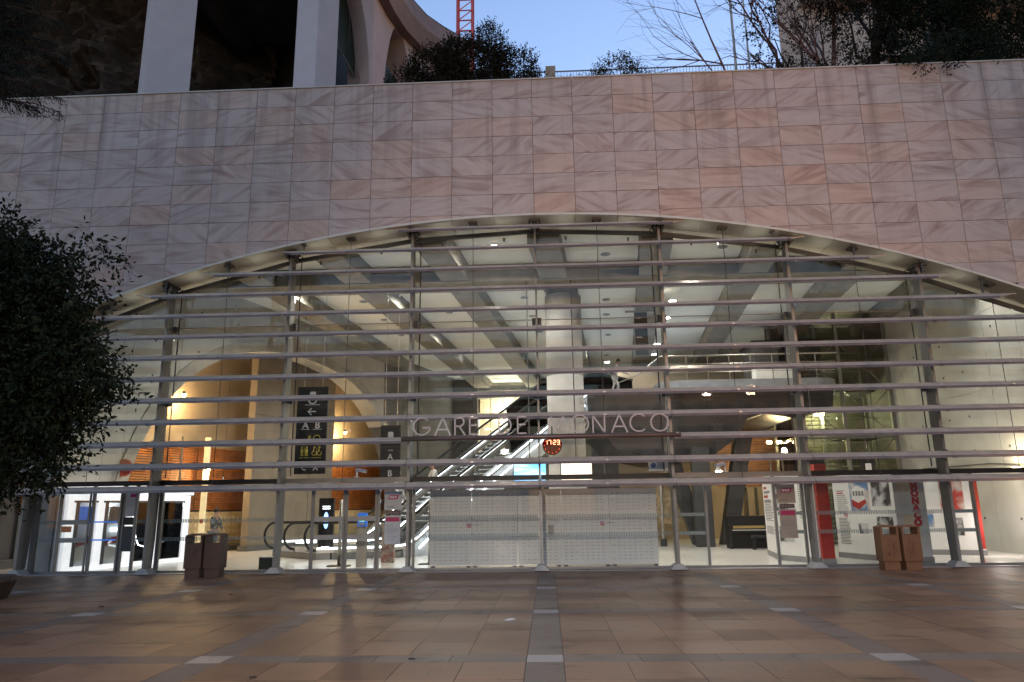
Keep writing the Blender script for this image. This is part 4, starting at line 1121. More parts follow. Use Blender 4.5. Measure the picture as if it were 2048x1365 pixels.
for i in range(4): MB().box(-.2, .02 + .04 * (i % 2), yy, -.041, 1.5 - i * .4, 1.55 - i * .4).build('line_of_text', 'lgrey', s3)
MB().box(-.6, .6, -.05, .05, 1.76, 1.84).build('hanging_bar', 'steel', s3)
s5 = thing('small_sign', 'small dark square sign with a white symbol right of the piano', 'sign', (9.55, 5.5, 2.65))
MB().box(-.28, .28, -.03, .03, 0, .5).build('panel', 'black', s5); MB().box(-.12, -.02, -.036, -.031, .1, .34).box(.02, .12, -.036, -.031, .1, .34).build('symbol', 'text', s5)
MB().tube([(0, 0, .5), (0, 0, 3.2)], .015, 5).build('hanger', 'dark', s5)
s6 = thing('small_sign', 'small dark square sign left of the tall stair tower', 'sign', (11.3, 5.5, 2.65))
MB().box(-.25, .25, -.03, .03, 0, .5).build('panel', 'black', s6); MB().box(-.1, .1, -.036, -.031, .1, .34).build('symbol', 'text', s6); MB().tube([(0, 0, .5), (0, 0, 3.2)], .015, 5).build('hanger', 'dark', s6)
bs = thing('blue_disc_sign', 'white rectangular sign with a blue disc by the mast right of the clock', 'sign', (3.32, .25, 2.60))
MB().box(-.27, .27, -.01, .01, 0, .28).build('plate', 'white', bs); MB().disc((-.14, .16), .075, 'y', (-.016, -.011), 16).build('disc', mat('sign_blue', (.05, .15, .4), .5), bs)
for i in range(4): MB().box(-.02, .2, -.014, -.011, .07 + i * .05, .08 + i * .05).build('line_of_text', 'gpr', bs)

# screens
for x0, x1, m, lab in ((-.9, .16, 'scrb', 'bright blue departures screen left of the column base'), (.67, 1.68, 'scro', 'bright orange and white advert screen right of the departures screen')):
    t = thing('screen', lab, 'screen', ((x0 + x1) / 2, 3.9, 2.5))
    w_ = x1 - x0
    MB().box(-w_ / 2 - .03, w_ / 2 + .03, .01, .1, -.03, .66).build('housing', 'black', t)
    MB().box(-w_ / 2, w_ / 2, 0, .009, 0, .63).build('display', m, t)
    MB().tube([(0, .08, .66), (0, .08, BB - .03 - 2.5)], .02, 6).build('hanger', 'dark', t)
# clock
ck = thing('digital_clock', 'round dark red digital clock reading 17:23 below the sign tube', 'clock', (.365, .45, 3.385))
MB().disc((0, 0), .285, 'y', (0, .06), 36).build('rim', 'black', ck)
MB().disc((0, 0), .27, 'y', (-.008, -.001), 36).build('face', 'redface', ck)
SEG = {'1': 'bc', '7': 'abc', '2': 'abged', '3': 'abgcd'}
def digit(c_, x, z, w_=.07, h_=.12):
    S = {'a': ((0, h_), (w_, h_)), 'b': ((w_, h_), (w_, h_ / 2)), 'c': ((w_, h_ / 2), (w_, 0)), 'd': ((0, 0), (w_, 0)), 'e': ((0, 0), (0, h_ / 2)), 'f': ((0, h_ / 2), (0, h_)), 'g': ((0, h_ / 2), (w_, h_ / 2))}
    mb = MB()
    for q in SEG[c_]:
        a, b = S[q]; mb.bar((x + a[0], -.014, z + a[1]), (x + b[0], -.014, z + b[1]), .022, .008, up=(0, 1, 0))
    mb.build('digit', 'ledy', ck)
for c_, x in zip('1723', (-.21, -.105, .035, .14)): digit(c_, x, .02)
MB().box(-.008, .008, -.016, -.009, .05, .065).box(-.008, .008, -.016, -.009, .1, .115).build('colon', 'ledy', ck)
for i in range(12):
    a = 2 * math.pi * i / 12
    MB().disc((.225 * math.cos(a), .225 * math.sin(a)), .012, 'y', (-.014, -.009), 6).build('second_dot', 'led', ck)
MB().tube([(0, .05, .28), (0, .05, .55)], .02, 6).bar((0, .05, .5), (0, -.3, .5), .03).build('bracket', 'dark', ck)
# cameras
def cctv(loc, lab, s=1):
    t = thing('security_camera', lab, 'camera', loc)
    MB().box(-.02, .02, -.02, .02, 0, .22).box(-.08, .06, -.04, .04, -.02, .0).build('stand', 'white', t)
    MB().bar((-.02, 0, .20), (s * .28, -.05, .14), .10, .09).build('housing', 'white', t)
cctv((-5.15, -.02, 2.56), 'white security camera on the ledge above the left glass doors')
cctv((5.1, -.02, 2.56), 'white security camera above the ledge right of the clock', -1)
ld = thing('shaded_lamp', 'small bright lamp under the white camera right of the clock', 'lamp', (5.2, 1.2, 2.62))
MB().tube([(0, 0, 0), (0, 0, .1)], [.10, .05], 12).build('shade', 'white', ld); MB().disc((0, 0), .09, 'z', (-.02, -.001), 12).build('lens', 'lamp', ld); MB().tube([(0, 0, .1), (0, 0, 2.4)], .01, 5).build('cord', 'dark', ld)

# ---- totem, validator, posts, barriers
tt = thing('info_totem', 'slim black information totem with a glowing blue oval', 'totem', (-7.45, 5.0, .012))
MB().box(-.25, .25, -.08, .08, 0, 2.05).build('body', 'black', tt); MB().box(-.29, -.26, -.08, .08, 0, 2.05).build('side_trim', 'tanp', tt)
MB().prism([(.085 * math.cos(R(a)), 1.3 + .28 * math.sin(R(a))) for a in range(0, 360, 20)], 'y', -.086, -.081).build('oval', emis('blue_oval', (.2, .4, 1), 1), tt)
for z in (1.75, 1.68, .75, .4): MB().box(-.13, .13, -.086, -.081, z, z + .03).build('line_of_text', 'tube', tt)
vd = thing('ticket_validator', 'steel ticket validator pillar with a bright blue screen', 'validator', (-5.35, 1.6, .012))
MB().box(-.14, .14, -.1, .1, 0, 1.13).build('pillar', 'steel', vd); MB().prism(rounded(-.14, .14, 1.15, 1.55, .04, 3), 'y', -.06, .06).build('head', 'blue', vd)
MB().box(-.08, .08, -.066, -.061, 1.3, 1.42).build('screen', emis('validator_screen', (.3, .9, .8), .4), vd); MB().box(-.09, .09, -.066, -.061, 1.18, 1.26).build('tray', 'text', vd)
for x, y, lab in ((-6.1, 1.9, 'grey steel post left of the blue ticket validator'), (-3.42, 2.3, 'grey steel post left of the white hoarding')):
    q = thing('steel_post', lab, 'post', (x, y, .012)); MB().tube([(0, 0, .03), (0, 0, 1.95)], .055, 12).build('shaft', 'steel', q, smooth=True); MB().box(-.32, .32, -.2, .2, 0, .03).build('base_plate', 'dark', q)
rk = thing('leaflet_rack', 'small rust coloured display rack behind the ticket validator', 'rack', (-4.9, 3.2, .012))
MB().box(-.2, .2, -.1, .1, 0, 1.15).build('body', photo_mat('mottled_rack', (.28, .12, .09), (.42, .36, .32), 6), rk)
rdn = thing('small_notice', 'small red and white notice left of the hoarding', 'notice', (-3.0, 3.4, 1.0)); MB().box(-.2, .2, -.02, 0, 0, .32).build('sheet', 'white', rdn); MB().box(-.19, .19, -.025, -.021, .18, .3).build('red_bar', 'red', rdn); MB().box(-.02, .02, 0, .04, -1.0, .2).build('stem', 'steel', rdn)

# ---- piano
pn = thing('piano', 'black upright piano against the dark raking legs', 'piano', (7.95, 8.9, .012))
MB().box(-.75, .75, .05, .62, .0, 1.18).build('case', 'black', pn); MB().box(-.78, .78, .02, .66, 1.18, 1.22).build('lid', 'black', pn)
MB().box(-.73, .73, -.30, .05, .60, .68).build('key_bed', 'black', pn); MB().box(-.66, .66, -.26, -.02, .681, .70).build('keyboard', 'text', pn)
MB().box(-.78, -.73, -.30, .05, 0, .85).build('side_arm', 'black', pn); MB().box(.73, .78, -.30, .05, 0, .85).build('side_arm', 'black', pn)
MB().bar((-.6, .0, .80), (.6, .0, .80), .02, .1).build('music_rail', mat('gold_trim', (.4, .3, .12), .4, .6), pn)
so = thing('piano_stool', 'black padded stool standing in front of the piano', 'stool', (8.15, 8.1, .012))
MB().box(-.32, .32, -.18, .18, .42, .52).build('seat', 'pack', so)
for a in (-.27, .27):
    for b in (-.14, .14): MB().box(a - .03, a + .03, b - .03, b + .03, 0, .42).build('leg', 'black', so)
yp = thing('poster', 'plain yellow poster on the dark leg above the piano', 'poster', (8.63, 8.3, 1.55)); MB().box(-.15, .3, -.01, .01, 0, .92).build('sheet', 'yelp', yp)
pst = thing('steel_post', 'tall grey post between the hoarding and the dark leg', 'post', (5.0, 11.2, .012)); MB().tube([(0, 0, .3), (0, 0, 3.0)], .07, 10).build('shaft', 'steel', pst); MB().tube([(0, 0, 0), (0, 0, .3)], .14, 12).build('base', 'dark', pst)
dk = thing('dark_pillar', 'dark square pillar at the left end of the piano area', 'pillar', (6.55, 10.4, .012)); MB().box(-.35, .35, -.25, .25, 0, 4.0).build('shaft', 'dark', dk)
wpn = thing('wall_print', 'large tan landscape print right of the hoarding', 'print', (5.7, 12.9, .9)); MB().box(-.9, .7, 0, .06, 0, 1.9).build('sheet', photo_mat('tan_print_b', (.33, .24, .13), (.52, .40, .24), 5, 3), wpn)

# ---- exhibition stands
PA = {}
def photo(par, t0, t1, z0, z1, kind, name='photograph'):
    key = kind
    if key not in PA:
        PA[key] = {'bw': lambda: photo_mat('print_grey', (.03, .03, .035), (.6, .6, .62), 2.4, 1), 'bw2': lambda: photo_mat('print_grey_b', (.05, .05, .05), (.5, .5, .5), 3.2, 5),
                   'col': lambda: photo_mat('print_colour', (.10, .22, .45), (.62, .58, .55), 2.0, 2), 'redw': lambda: photo_mat('print_red', (.45, .05, .04), (.62, .55, .5), 2.2, 8)}[key]()
    return (t0, t1, z0, z1, PA[key], name)
def stand(name, lab, a, b, h_, m, items, texts=(), plinth='gpr', th=.12):
    a = Vector(a); b = Vector(b); L_ = (b - a).length; t = thing(name, lab, 'exhibition panel', (a.x, a.y, .012), math.atan2(b.y - a.y, b.x - a.x))
    MB().box(0, L_, 0, th, .16, h_).build('board', m, t); MB().box(-.02, L_ + .02, -.02, th + .02, 0, .16).build('plinth', plinth, t)
    for (t0, t1, z0, z1, mm, nm) in items: MB().box(t0 * L_, t1 * L_, -.008, -.001, z0, z1).build(nm, mm, t)
    for (t0, t1, z0, z1, n) in texts:
        mb = MB()
        for i in range(n):
            z = z1 - (z1 - z0) * i / n; mb.box(t0 * L_, (t0 + (t1 - t0) * rnd.uniform(.7, 1)) * L_, -.004, -.001, z - .022, z)
        mb.build('body_text', 'gpr', t, kind='stuff')
    return t, L_
A_, LA = stand('exhibition_panel', 'white text panel with a red heading seen through the open doorway', (7.55, 5.2), (7.15, 2.6), 2.55, 'white', [], [(.1, .85, 1.1, 1.7, 12), (.1, .85, .7, .95, 6)])
for i in range(4): MB().box(LA * .10, LA * (.35, .62, .45, .66)[i], -.006, -.001, 2.13 - i * .14, 2.21 - i * .14).build('heading', ('red', 'gpr', 'red', 'gpr')[i], A_)
B_, LB = stand('exhibition_panel', 'white photo panel right of the open doorway next to the red column', (7.15, 2.55), (7.78, 1.0), 2.55, 'white',
               [photo(None, .02, .35, 1.45, 2.4, 'bw'), photo(None, .05, .42, .55, 1.0, 'bw2')], [(.62, .95, 1.2, 2.2, 16)])
rc = thing('red_column', 'bright red square column between two exhibition panels', 'column', (7.95, 1.05, .012))
MB().box(-.12, .22, -.15, .3, .14, 2.75).build('shaft', 'red', rc); MB().box(-.14, .24, -.17, .32, 0, .14).build('plinth', 'gpr', rc)
C_, LC = stand('exhibition_panel', 'large white panel with tram photographs behind the right bins', (9.3, 3.6), (9.98, .95), 2.5, 'white', [
    photo(None, .30, .62, 1.42, 2.42, 'col'), photo(None, .66, .95, 1.55, 2.42, 'bw'), photo(None, .70, .95, .75, 1.25, 'bw2'), photo(None, .40, .55, .75, 1.05, 'bw')], [(.06, .26, 1.3, 1.9, 10), (.06, .26, .4, 1.2, 18)])
MB().box(LC * .06, LC * .20, -.006, -.001, 2.0, 2.03).build('rule', 'gpr', C_); MB().box(LC * .07, LC * .18, -.006, -.001, 1.93, 1.97).build('heading', 'red', C_)
# the tram picture: pale body, red skirt
MB().prism([(.33 * LC, 1.75), (.44 * LC, 1.62), (.55 * LC, 1.75), (.56 * LC, 2.05), (.43 * LC, 2.15), (.35 * LC, 2.05)], 'y', -.012, -.009).build('tram_body', 'white', C_)
MB().prism([(.33 * LC, 1.55), (.44 * LC, 1.45), (.58 * LC, 1.66), (.55 * LC, 1.75), (.44 * LC, 1.65), (.33 * LC, 1.76)], 'y', -.016, -.013).build('tram_skirt', 'red', C_)
for i in range(4): MB().box((.36 + i * .05) * LC, (.39 + i * .05) * LC, -.018, -.013, 1.86, 2.0).build('tram_window', 'gpr', C_)
insta(9.40, 1.30, 3.0, None, 'small pink emblem on the large white tram panel')
D_, LD = stand('exhibition_panel', 'grey end panel with vertical red letters MONACO', (10.0, .95), (10.85, .95), 2.5, 'lgrey', [])
for i, ch in enumerate('MONACO'): text('letter', ch, .25, (LD * .66, -.012, 2.08 - i * .2), 'monr', D_, bold=.018, ex=.006)
MB().box(.05, .50, -.006, -.001, 1.95, 2.35).build('cream_patch', 'patch', D_); MB().box(.18, .62, -.006, -.001, .6, 1.3).build('cream_patch', 'patch', D_)
E_, LE = stand('exhibition_panel', 'white panel with colour prints and a red end beyond the grey MONACO panel', (12.0, 4.6), (13.8, 3.6), 2.5, 'white', [
    photo(None, .05, .22, 1.45, 2.3, 'bw'), photo(None, .10, .36, .85, 1.35, 'col'), photo(None, .48, .80, 1.4, 2.3, 'redw'), photo(None, .55, .75, .6, 1.15, 'bw2')])
MB().box(LE * .90, LE, -.01, -.001, .2, 2.5).build('red_end', 'red', E_)
wb = thing('wall_notice', 'pale curved plastic notice holder on the right wall', 'notice', (15.12, 2.2, 1.45)); MB().box(0, .06, -.45, .35, 0, .72).build('holder', 'lgrey', wb); MB().box(-.005, 0, -.4, .3, .05, .67).build('sheet', 'white', wb)

# ================================================================== PEOPLE
def skin_mesh(name, m, par, verts, edges, radii, root=0, sub=1):
    me = bpy.data.meshes.new(name); me.from_pydata(verts, edges, []); o = bpy.data.objects.new(name, me); COL.objects.link(o)
    me.materials.append(MT[m])
    md = o.modifiers.new('Skin', 'SKIN'); md.use_smooth_shade = True
    for i, r_ in enumerate(radii): me.skin_vertices[0].data[i].radius = r_ if isinstance(r_, tuple) else (r_, r_)
    me.skin_vertices[0].data[root].use_root = True
    s = o.modifiers.new('Sub', 'SUBSURF'); s.levels = sub; s.render_levels = sub
    o.parent = par; return o
def person(lab, loc, rz, top, trs, pose, hair='hair', bag=False, h=1.74, cap=False):
    t = thing('person', lab, 'person', loc, rz); k = h / 1.74
    P = dict(pel=(0, 0, .95), wai=(0, 0, 1.10), che=(0, .0, 1.32), nek=(0, .0, 1.48), hd0=(0, -.02, 1.56), hd1=(0, -.03, 1.67))
    lean = pose.get('lean', 0)
    for q in ('wai', 'che', 'nek', 'hd0', 'hd1'):
        x, y, z = P[q]; P[q] = (x, y - lean * (z - .95), z)
    A = {}
    for s, sd in ((-1, 'l'), (1, 'r')):
        ap = pose.get('arm' + sd, ((.22, -.02, 1.10), (.24, -.10, .86)))
        A[sd] = [(s * .17, -lean * .45, 1.42), (s * ap[0][0], ap[0][1] - lean * .2, ap[0][2]), (s * ap[1][0], ap[1][1], ap[1][2])]
        lp_ = pose.get('leg' + sd, ((.10, -.02, .50), (.10, .02, .08)))
        A['L' + sd] = [(s * .09, 0, .90), (s * lp_[0][0], lp_[0][1], lp_[0][2]), (s * lp_[1][0], lp_[1][1], lp_[1][2]), (s * (lp_[1][0] + .01), lp_[1][1] - .16, lp_[1][2] - .045)]
    S = lambda L_: [tuple(c * k for c in v) for v in L_]
    # body: one continuous surface
    V = [P['pel'], P['wai'], P['che'], P['nek'], P['hd0'], P['hd1']]; Rr = [(.14, .10), (.125, .09), (.15, .10), .052, .075, .088]
    Ed = [(0, 1), (1, 2), (2, 3), (3, 4), (4, 5)]
    for sd in 'lr':
        n = len(V); hand = Vector(A[sd][2]); fo = Vector(A[sd][1]); d = (hand - fo).normalized()
        V += A[sd] + [tuple(hand + d * .07)]; Rr += [.055, .042, .026, (.036, .018)]; Ed += [(2, n), (n, n + 1), (n + 1, n + 2), (n + 2, n + 3)]
        n = len(V); V += A['L' + sd]; Rr += [.085, .058, .038, .036]; Ed += [(0, n), (n, n + 1), (n + 1, n + 2), (n + 2, n + 3)]
    skin_mesh('body', 'skin', t, S(V), Ed, Rr)
    for sd in 'lr':          # fingers
        hand = Vector(A[sd][2]); fo = Vector(A[sd][1]); d = (hand - fo).normalized(); sx = d.cross(Vector((0, 1, 0))).normalized()
        V = []; Ed = []; Rr = []
        for f in range(5):
            b_ = hand + d * (.075 if f < 4 else .03) + sx * ((f - 1.5) * .017 if f < 4 else -.035)
            e_ = b_ + d * (.035 + .01 * (1 if f in (1, 2) else 0)) + Vector((0, -.008, 0)) + (sx * -.015 if f == 4 else Vector((0, 0, 0)))
            g_ = e_ + d * .025 + Vector((0, -.012, 0)); n = len(V); V += [tuple(b_), tuple(e_), tuple(g_)]; Ed += [(n, n + 1), (n + 1, n + 2)]; Rr += [.009, .008, .007]
            me_ = None
        mbf = MB()
        for f in range(5): mbf.tube(S(V[f * 3:f * 3 + 3]), [.009, .008, .006], 6)
        mbf.build('fingers', 'skin', t, smooth=True)
    # top
    V = [P['pel'], P['wai'], P['che'], tuple(Vector(P['nek']) - Vector((0, 0, .03)))]; Rr = [(.165, .125), (.155, .12), (.185, .135), .075]; Ed = [(0, 1), (1, 2), (2, 3)]
    for sd in 'lr':
        n = len(V); V += [A[sd][0], A[sd][1], tuple(Vector(A[sd][2]) * .92 + Vector(A[sd][1]) * .08)]; Rr += [.078, .062, .045]; Ed += [(2, n), (n, n + 1), (n + 1, n + 2)]
    skin_mesh('jacket' if top == 'plaid' else 'shirt', top, t, S(V), Ed, Rr)
    V = [tuple(Vector(P['pel']) + Vector((0, 0, .02)))]; Rr = [(.155, .115)]; Ed = []
    for sd in 'lr':
        n = len(V); V += A['L' + sd][:3]; Rr += [.10, .075, .06]; Ed += [(0, n), (n, n + 1), (n + 1, n + 2)]
    skin_mesh('trousers', trs, t, S(V), Ed, Rr)
    for sd in 'lr':
        a = Vector(A['L' + sd][2]) * k; mb = MB(); mb.hexa([a + Vector((-.045, .06, -.075)), a + Vector((.045, .06, -.075)), a + Vector((.05, -.20, -.075)), a + Vector((-.05, -.20, -.075))],
            [a + Vector((-.04, .05, .02)), a + Vector((.04, .05, .02)), a + Vector((.04, -.17, -.03)), a + Vector((-.04, -.17, -.03))]); mb.build('shoe', 'black', t)
    hd = Vector(P['hd1']) * k
    bm = bmesh.new(); bmesh.ops.create_icosphere(bm, subdivisions=2, radius=.105 * k)
    for v in list(bm.verts):
        if v.co.z < -.02 and v.co.y < .02: bm.verts.remove(v)
    for v in bm.verts: v.co.z *= 1.08
    me = bpy.data.meshes.new('hair'); bm.to_mesh(me); bm.free(); me.materials.append(MT[hair]); o = link(me, 'hair', t, tuple(hd + Vector((0, .018, .022))))
    fm = MB(); fm.hexa([hd + Vector(v) for v in ((-.012, -.085, -.03), (.012, -.085, -.03), (.01, -.07, -.03), (-.01, -.07, -.03))], [hd + Vector(v) for v in ((-.006, -.088, .015), (.006, -.088, .015), (.006, -.07, .015), (-.006, -.07, .015))])
    fm.hexa([hd + Vector(v) for v in ((-.012, -.108, -.03), (.012, -.108, -.03), (.012, -.08, -.03), (-.012, -.08, -.03))], [hd + Vector(v) for v in ((-.006, -.09, .015), (.006, -.09, .015), (.006, -.07, .015), (-.006, -.07, .015))])
    fm.build('nose', 'skin', t)
    MB().box(hd.x - .045, hd.x - .02, hd.y - .093, hd.y - .08, hd.z + .008, hd.z + .02).box(hd.x + .02, hd.x + .045, hd.y - .093, hd.y - .08, hd.z + .008, hd.z + .02).build('eyes', 'black', t)
    MB().box(hd.x - .025, hd.x + .025, hd.y - .09, hd.y - .075, hd.z - .055, hd.z - .047).build('mouth', 'mag', t)
    if bag:
        V = [(0, .17 - lean * .1, 1.05), (0, .18 - lean * .3, 1.25), (0, .14 - lean * .45, 1.40)]
        skin_mesh('backpack', 'pack', t, S(V), [(0, 1), (1, 2)], [(.15, .10), (.16, .11), (.12, .07)])
    return t
person('person in a black and white checked jacket standing behind the left bins', (-12.0, 6.3, .012), R(75), 'plaid', 'trs', dict(lean=.10, armr=((.22, -.12, 1.12), (.14, -.26, 1.02)), arml=((.2, -.10, 1.12), (.12, -.26, 1.02)), legr=((.10, -.05, .5), (.10, .06, .08))), h=1.72)
def on_esc(f, o_): q = E1.lerp(E2, f) + side * o_; return (q.x, q.y, q.z + .05)
person('person in a white shirt with dark hair riding low on the escalator', on_esc(.135, 1.5), R(60), 'shirt', 'trs', dict(arml=((.22, -.08, 1.12), (.18, -.25, 1.05))))
person('person in a pale top leaning on the escalator handrail', on_esc(.20, 0), R(-60), 'shirt', 'trs', dict(lean=.2, arml=((.22, -.15, 1.15), (.20, -.32, 1.08)), armr=((.22, -.15, 1.15), (.20, -.32, 1.08))))
person('person in white with a dark backpack at the top of the escalator', (3.55, 14.2, 6.82), R(80), 'shirt', 'shirt', dict(lean=.28, arml=((.25, -.3, 1.2), (.22, -.55, 1.1)), armr=((.25, -.3, 1.2), (.22, -.55, 1.1)), legr=((.1, -.15, .5), (.1, -.05, .08)), legl=((.1, .02, .5), (.1, .2, .1))), bag=True)

# ================================================================== BINS
def bin_(x, y, m, lab, relief):
    t = thing('litter_bin', lab, 'litter bin', (x, y, 0), 0, 'litter bins in front of the glass')
    MB().box(-.19, .19, -.17, .17, 0, .22).build('foot', m, t)
    mb = MB().box(-.225, .225, -.20, .20, .22, .86); mb.build('body', m, t)
    for s in (-1, 1): MB().box(s * .20 - .025, s * .20 + .025, -.20, .20, .86, 1.05).build('side_cheek', m, t)
    pts = [(-.225, 1.05)] + [(-.225 + .45 * i / 8, 1.05 + .045 * math.sin(math.pi * i / 8)) for i in range(9)] + [(.225, 1.05)]
    hood = [(-.23, 1.045)] + [(-.23 + .46 * i / 10, 1.05 + .05 * math.sin(math.pi * i / 10)) for i in range(11)] + [(.23, 1.045)]
    MB().prism(hood, 'y', -.21, .21).build('hood', m, t)
    if relief:
        r2 = random.Random(int(x * 100)); mb = MB()
        for i in range(9):
            a = r2.uniform(0, 6.28); cx_, cz_ = r2.uniform(-.1, .1), .35 + i * .045
            mbp = stroke_letter([[(cx_ + .05 * math.cos(a + q) * (1 - q * .25), cz_ + .06 * math.sin(a + q) * (1 - q * .25)) for q in (0, .6, 1.2, 1.8, 2.4)]], .014, .006)
            n0 = len(mb.v); mb.v += [(v[0], v[1] - .204, v[2]) for v in mbp.v]; mb.f += [tuple(i_ + n0 for i_ in f) for f in mbp.f]
        mb.build('scroll_relief', 'bind', t)
    return t
bin_(-9.02, -1.22, 'binm', 'dark rust bin left of its pair in front of the lit arch', True)
bin_(-8.53, -1.16, 'binm', 'dark rust bin right of its pair in front of the lit arch', True)
bin_(8.80, -.98, 'binm2', 'orange brown bin with scroll relief left of its pair by the tram panel', True)
bin_(9.33, -.98, 'binm2', 'orange brown bin with scroll relief right of its pair by the MONACO panel', True)
pl = thing('planter', 'dark brown round planter under the tree on the plaza', 'planter', (-11.05, -5.9, 0))
MB().tube([(0, 0, 0), (0, 0, .35), (0, 0, .45)], [.40, .52, .50], 20).build('pot', mat('dark_brown_pot', (.05, .03, .025), .6), pl, smooth=False)
sl = MB().prism([(-.5, -9.13), (-.42, -9.16), (-.34, -9.04), (-.33, -8.95), (-.42, -8.93)], 'z', .001, .006).build('paper_scrap', 'shirt'); tag(sl, 'scrap of white paper lying on the paving left of the centre band', 'litter')
for x, y, lab in ((-2.85, -12.9, 'small dry brown leaf on the paving near the left pale square'), (-1.4, -12.0, 'curled dry leaf on the grey cross band'), (-7.9, -7.2, 'tiny dark leaf on the paving at far left'), (-6.3, -5.4, 'tiny dry leaf on the paving near the left bins')):
    o = MB().prism([(0, 0), (.03, .012), (.06, 0), (.07, .03), (.03, .045), (.005, .03)], 'z', .001, .014).build('dry_leaf', 'bark', loc=(x, y, 0)); tag(o, lab, 'leaf', 'dry leaves on the paving')

# ================================================================== ABOVE THE WALL
TZ = TOP
te = MB().box(-30, 30, .45, 60, 12, TZ - .3).build('upper_terrace', 'dark'); te['kind'] = 'structure'
# rock cliff
bm = bmesh.new(); nx, nz = 175, 120; grid = []
from mathutils import noise
for i in range(nx):
    row = []
    for j in range(nz):
        x = -34 + i * .168; z = TZ - .6 + j * .167
        y = 11.5 + .025 * j
        d = noise.fractal(Vector((x * .22, z * .22, 3.1)), .9, 2.0, 5) * 2.6 + noise.fractal(Vector((x * 1.1, z * .8, 7.7)), .7, 2.1, 5) * .75 + abs(noise.noise(Vector((x * .55, z * .5, 1.7)))) * 1.6
        if x > -11.5: y += (x + 11.5) * .5
        if x < -15.5: y -= min(6.0, (-15.5 - x) * 1.3)
        row.append(bm.verts.new((x, y + d, z)))
    grid.append(row)
for i in range(nx - 1):
    for j in range(nz - 1):
        if (grid[i][j].co.x > -14 and grid[i][j].co.z > TZ + 7.5 - (grid[i][j].co.x + 14) * .75): continue
        bm.faces.new((grid[i][j], grid[i + 1][j], grid[i + 1][j + 1], grid[i][j + 1]))
bmesh.ops.delete(bm, geom=[v for v in bm.verts if not v.link_faces], context='VERTS')
me = bpy.data.meshes.new('rock_cliff'); bm.to_mesh(me); bm.free(); me.materials.append(MT['rock'])
ro = link(me, 'rock_cliff', kind='structure'); 
# building above, carried on piers
ub = thing('viaduct', 'dark underside of a raised structure carried above the rock on pale piers', 'viaduct')
MB().box(-30, -6.6, 1.6, 26, 27.0, 28.2).build('deck', 'conc_d', ub)
for x in (-26, -21, -16, -11, -7.2): MB().box(x - .3, x + .3, 1.7, 26, 26.0, 26.99).build('deck_beam', 'conc_d', ub)
MB().box(-30, -6.6, 14.5, 15, TZ, 27).build('rear_wall', 'black', ub)
def pier(cx_, cy_2, a, w_, lab):
    t = thing('pier', lab, 'pier', (cx_, cy_2, TZ - .3), a)
    MB().box(-w_ / 2, w_ / 2, -w_ / 2, w_ / 2, 0, 12.95).build('shaft', 'pier', t)
pier(-13.43, 2.6, R(39), 1.45, 'broad pale concrete pier on the left above the stone wall')
pier(-7.72, 2.2, R(-26), 1.02, 'slimmer pale concrete pier beside the curved building')
# curved building
cb = thing('curved_building', 'pink grey curved building with tall arches and a railed cornice', 'building')
CT = 25.1; CR = 26.1
def pline(u, v): D_ = (CR - 1.64) / v; return Vector((.2 + u * D_, D_ - 20.71))
plan = [pline(-.2560, .870), pline(-.2362, .8251), pline(-.2153, .7874), pline(-.1868, .7517), pline(-.1589, .7289), pline(-.1313, .7100), pline(-.122, .700), pline(-.12, .66)]
plan = [Vector((.2 - .343 * 25.7, 5.0))] + plan
def resample(P, n):
    Ls = [0]
    for a, b in zip(P, P[1:]): Ls.append(Ls[-1] + (b - a).length)
    o = []
    for i in range(n + 1):
        s = Ls[-1] * i / n; k = max(j for j in range(len(P)) if Ls[j] <= s + 1e-9); k = min(k, len(P) - 2)
        o.append(P[k].lerp(P[k + 1], (s - Ls[k]) / (Ls[k + 1] - Ls[k])))
    return o, Ls[-1]
CP, CL = resample(plan, 120)
def cnorm(i):
    d = (CP[min(i + 1, 120)] - CP[max(i - 1, 0)]).normalized(); return Vector((-d.y, d.x))
def s_at(u):      # distance along the plan where the sight line with slope u meets it
    best = min(range(121), key=lambda i: abs((CP[i].x - .2) / (CP[i].y + 20.71) - u)); return CL * best / 120, CP[best].y + 20.71
sa, Da = s_at(-.239); sb, Db = s_at(-.188); s0, D0 = s_at(-.332); s1, D1 = s_at(-.2585)
archc = [((s0 + s1) / 2, (s1 - s0) / 2, 24.0), ((sa + sb) / 2, (sb - sa) / 2, 1.64 + .736 * (Da + Db) / 2)]
def copen(s):
    for c_, hw, zt in archc:
        q = abs(s - c_) / hw
        if q < 1: return 17.5 + (zt - 17.5) * math.sqrt(1 - q * q)
    return TZ - .3
mb = MB()
for i in range(120):
    za, zb = copen(CL * i / 120), copen(CL * (i + 1) / 120)
    a, b = CP[i], CP[i + 1]; na, nb = cnorm(i) * 1.2, cnorm(i + 1) * 1.2
    mb.hexa([(a.x, a.y, za), (b.x, b.y, zb), (b.x + nb.x, b.y + nb.y, zb), (a.x + na.x, a.y + na.y, za)], [(a.x, a.y, CT - .9), (b.x, b.y, CT - .9), (b.x + nb.x, b.y + nb.y, CT - .9), (a.x + na.x, a.y + na.y, CT - .9)])
mb.build('arched_wall', 'viaduct', cb)
mb = MB(); mb2 = MB()
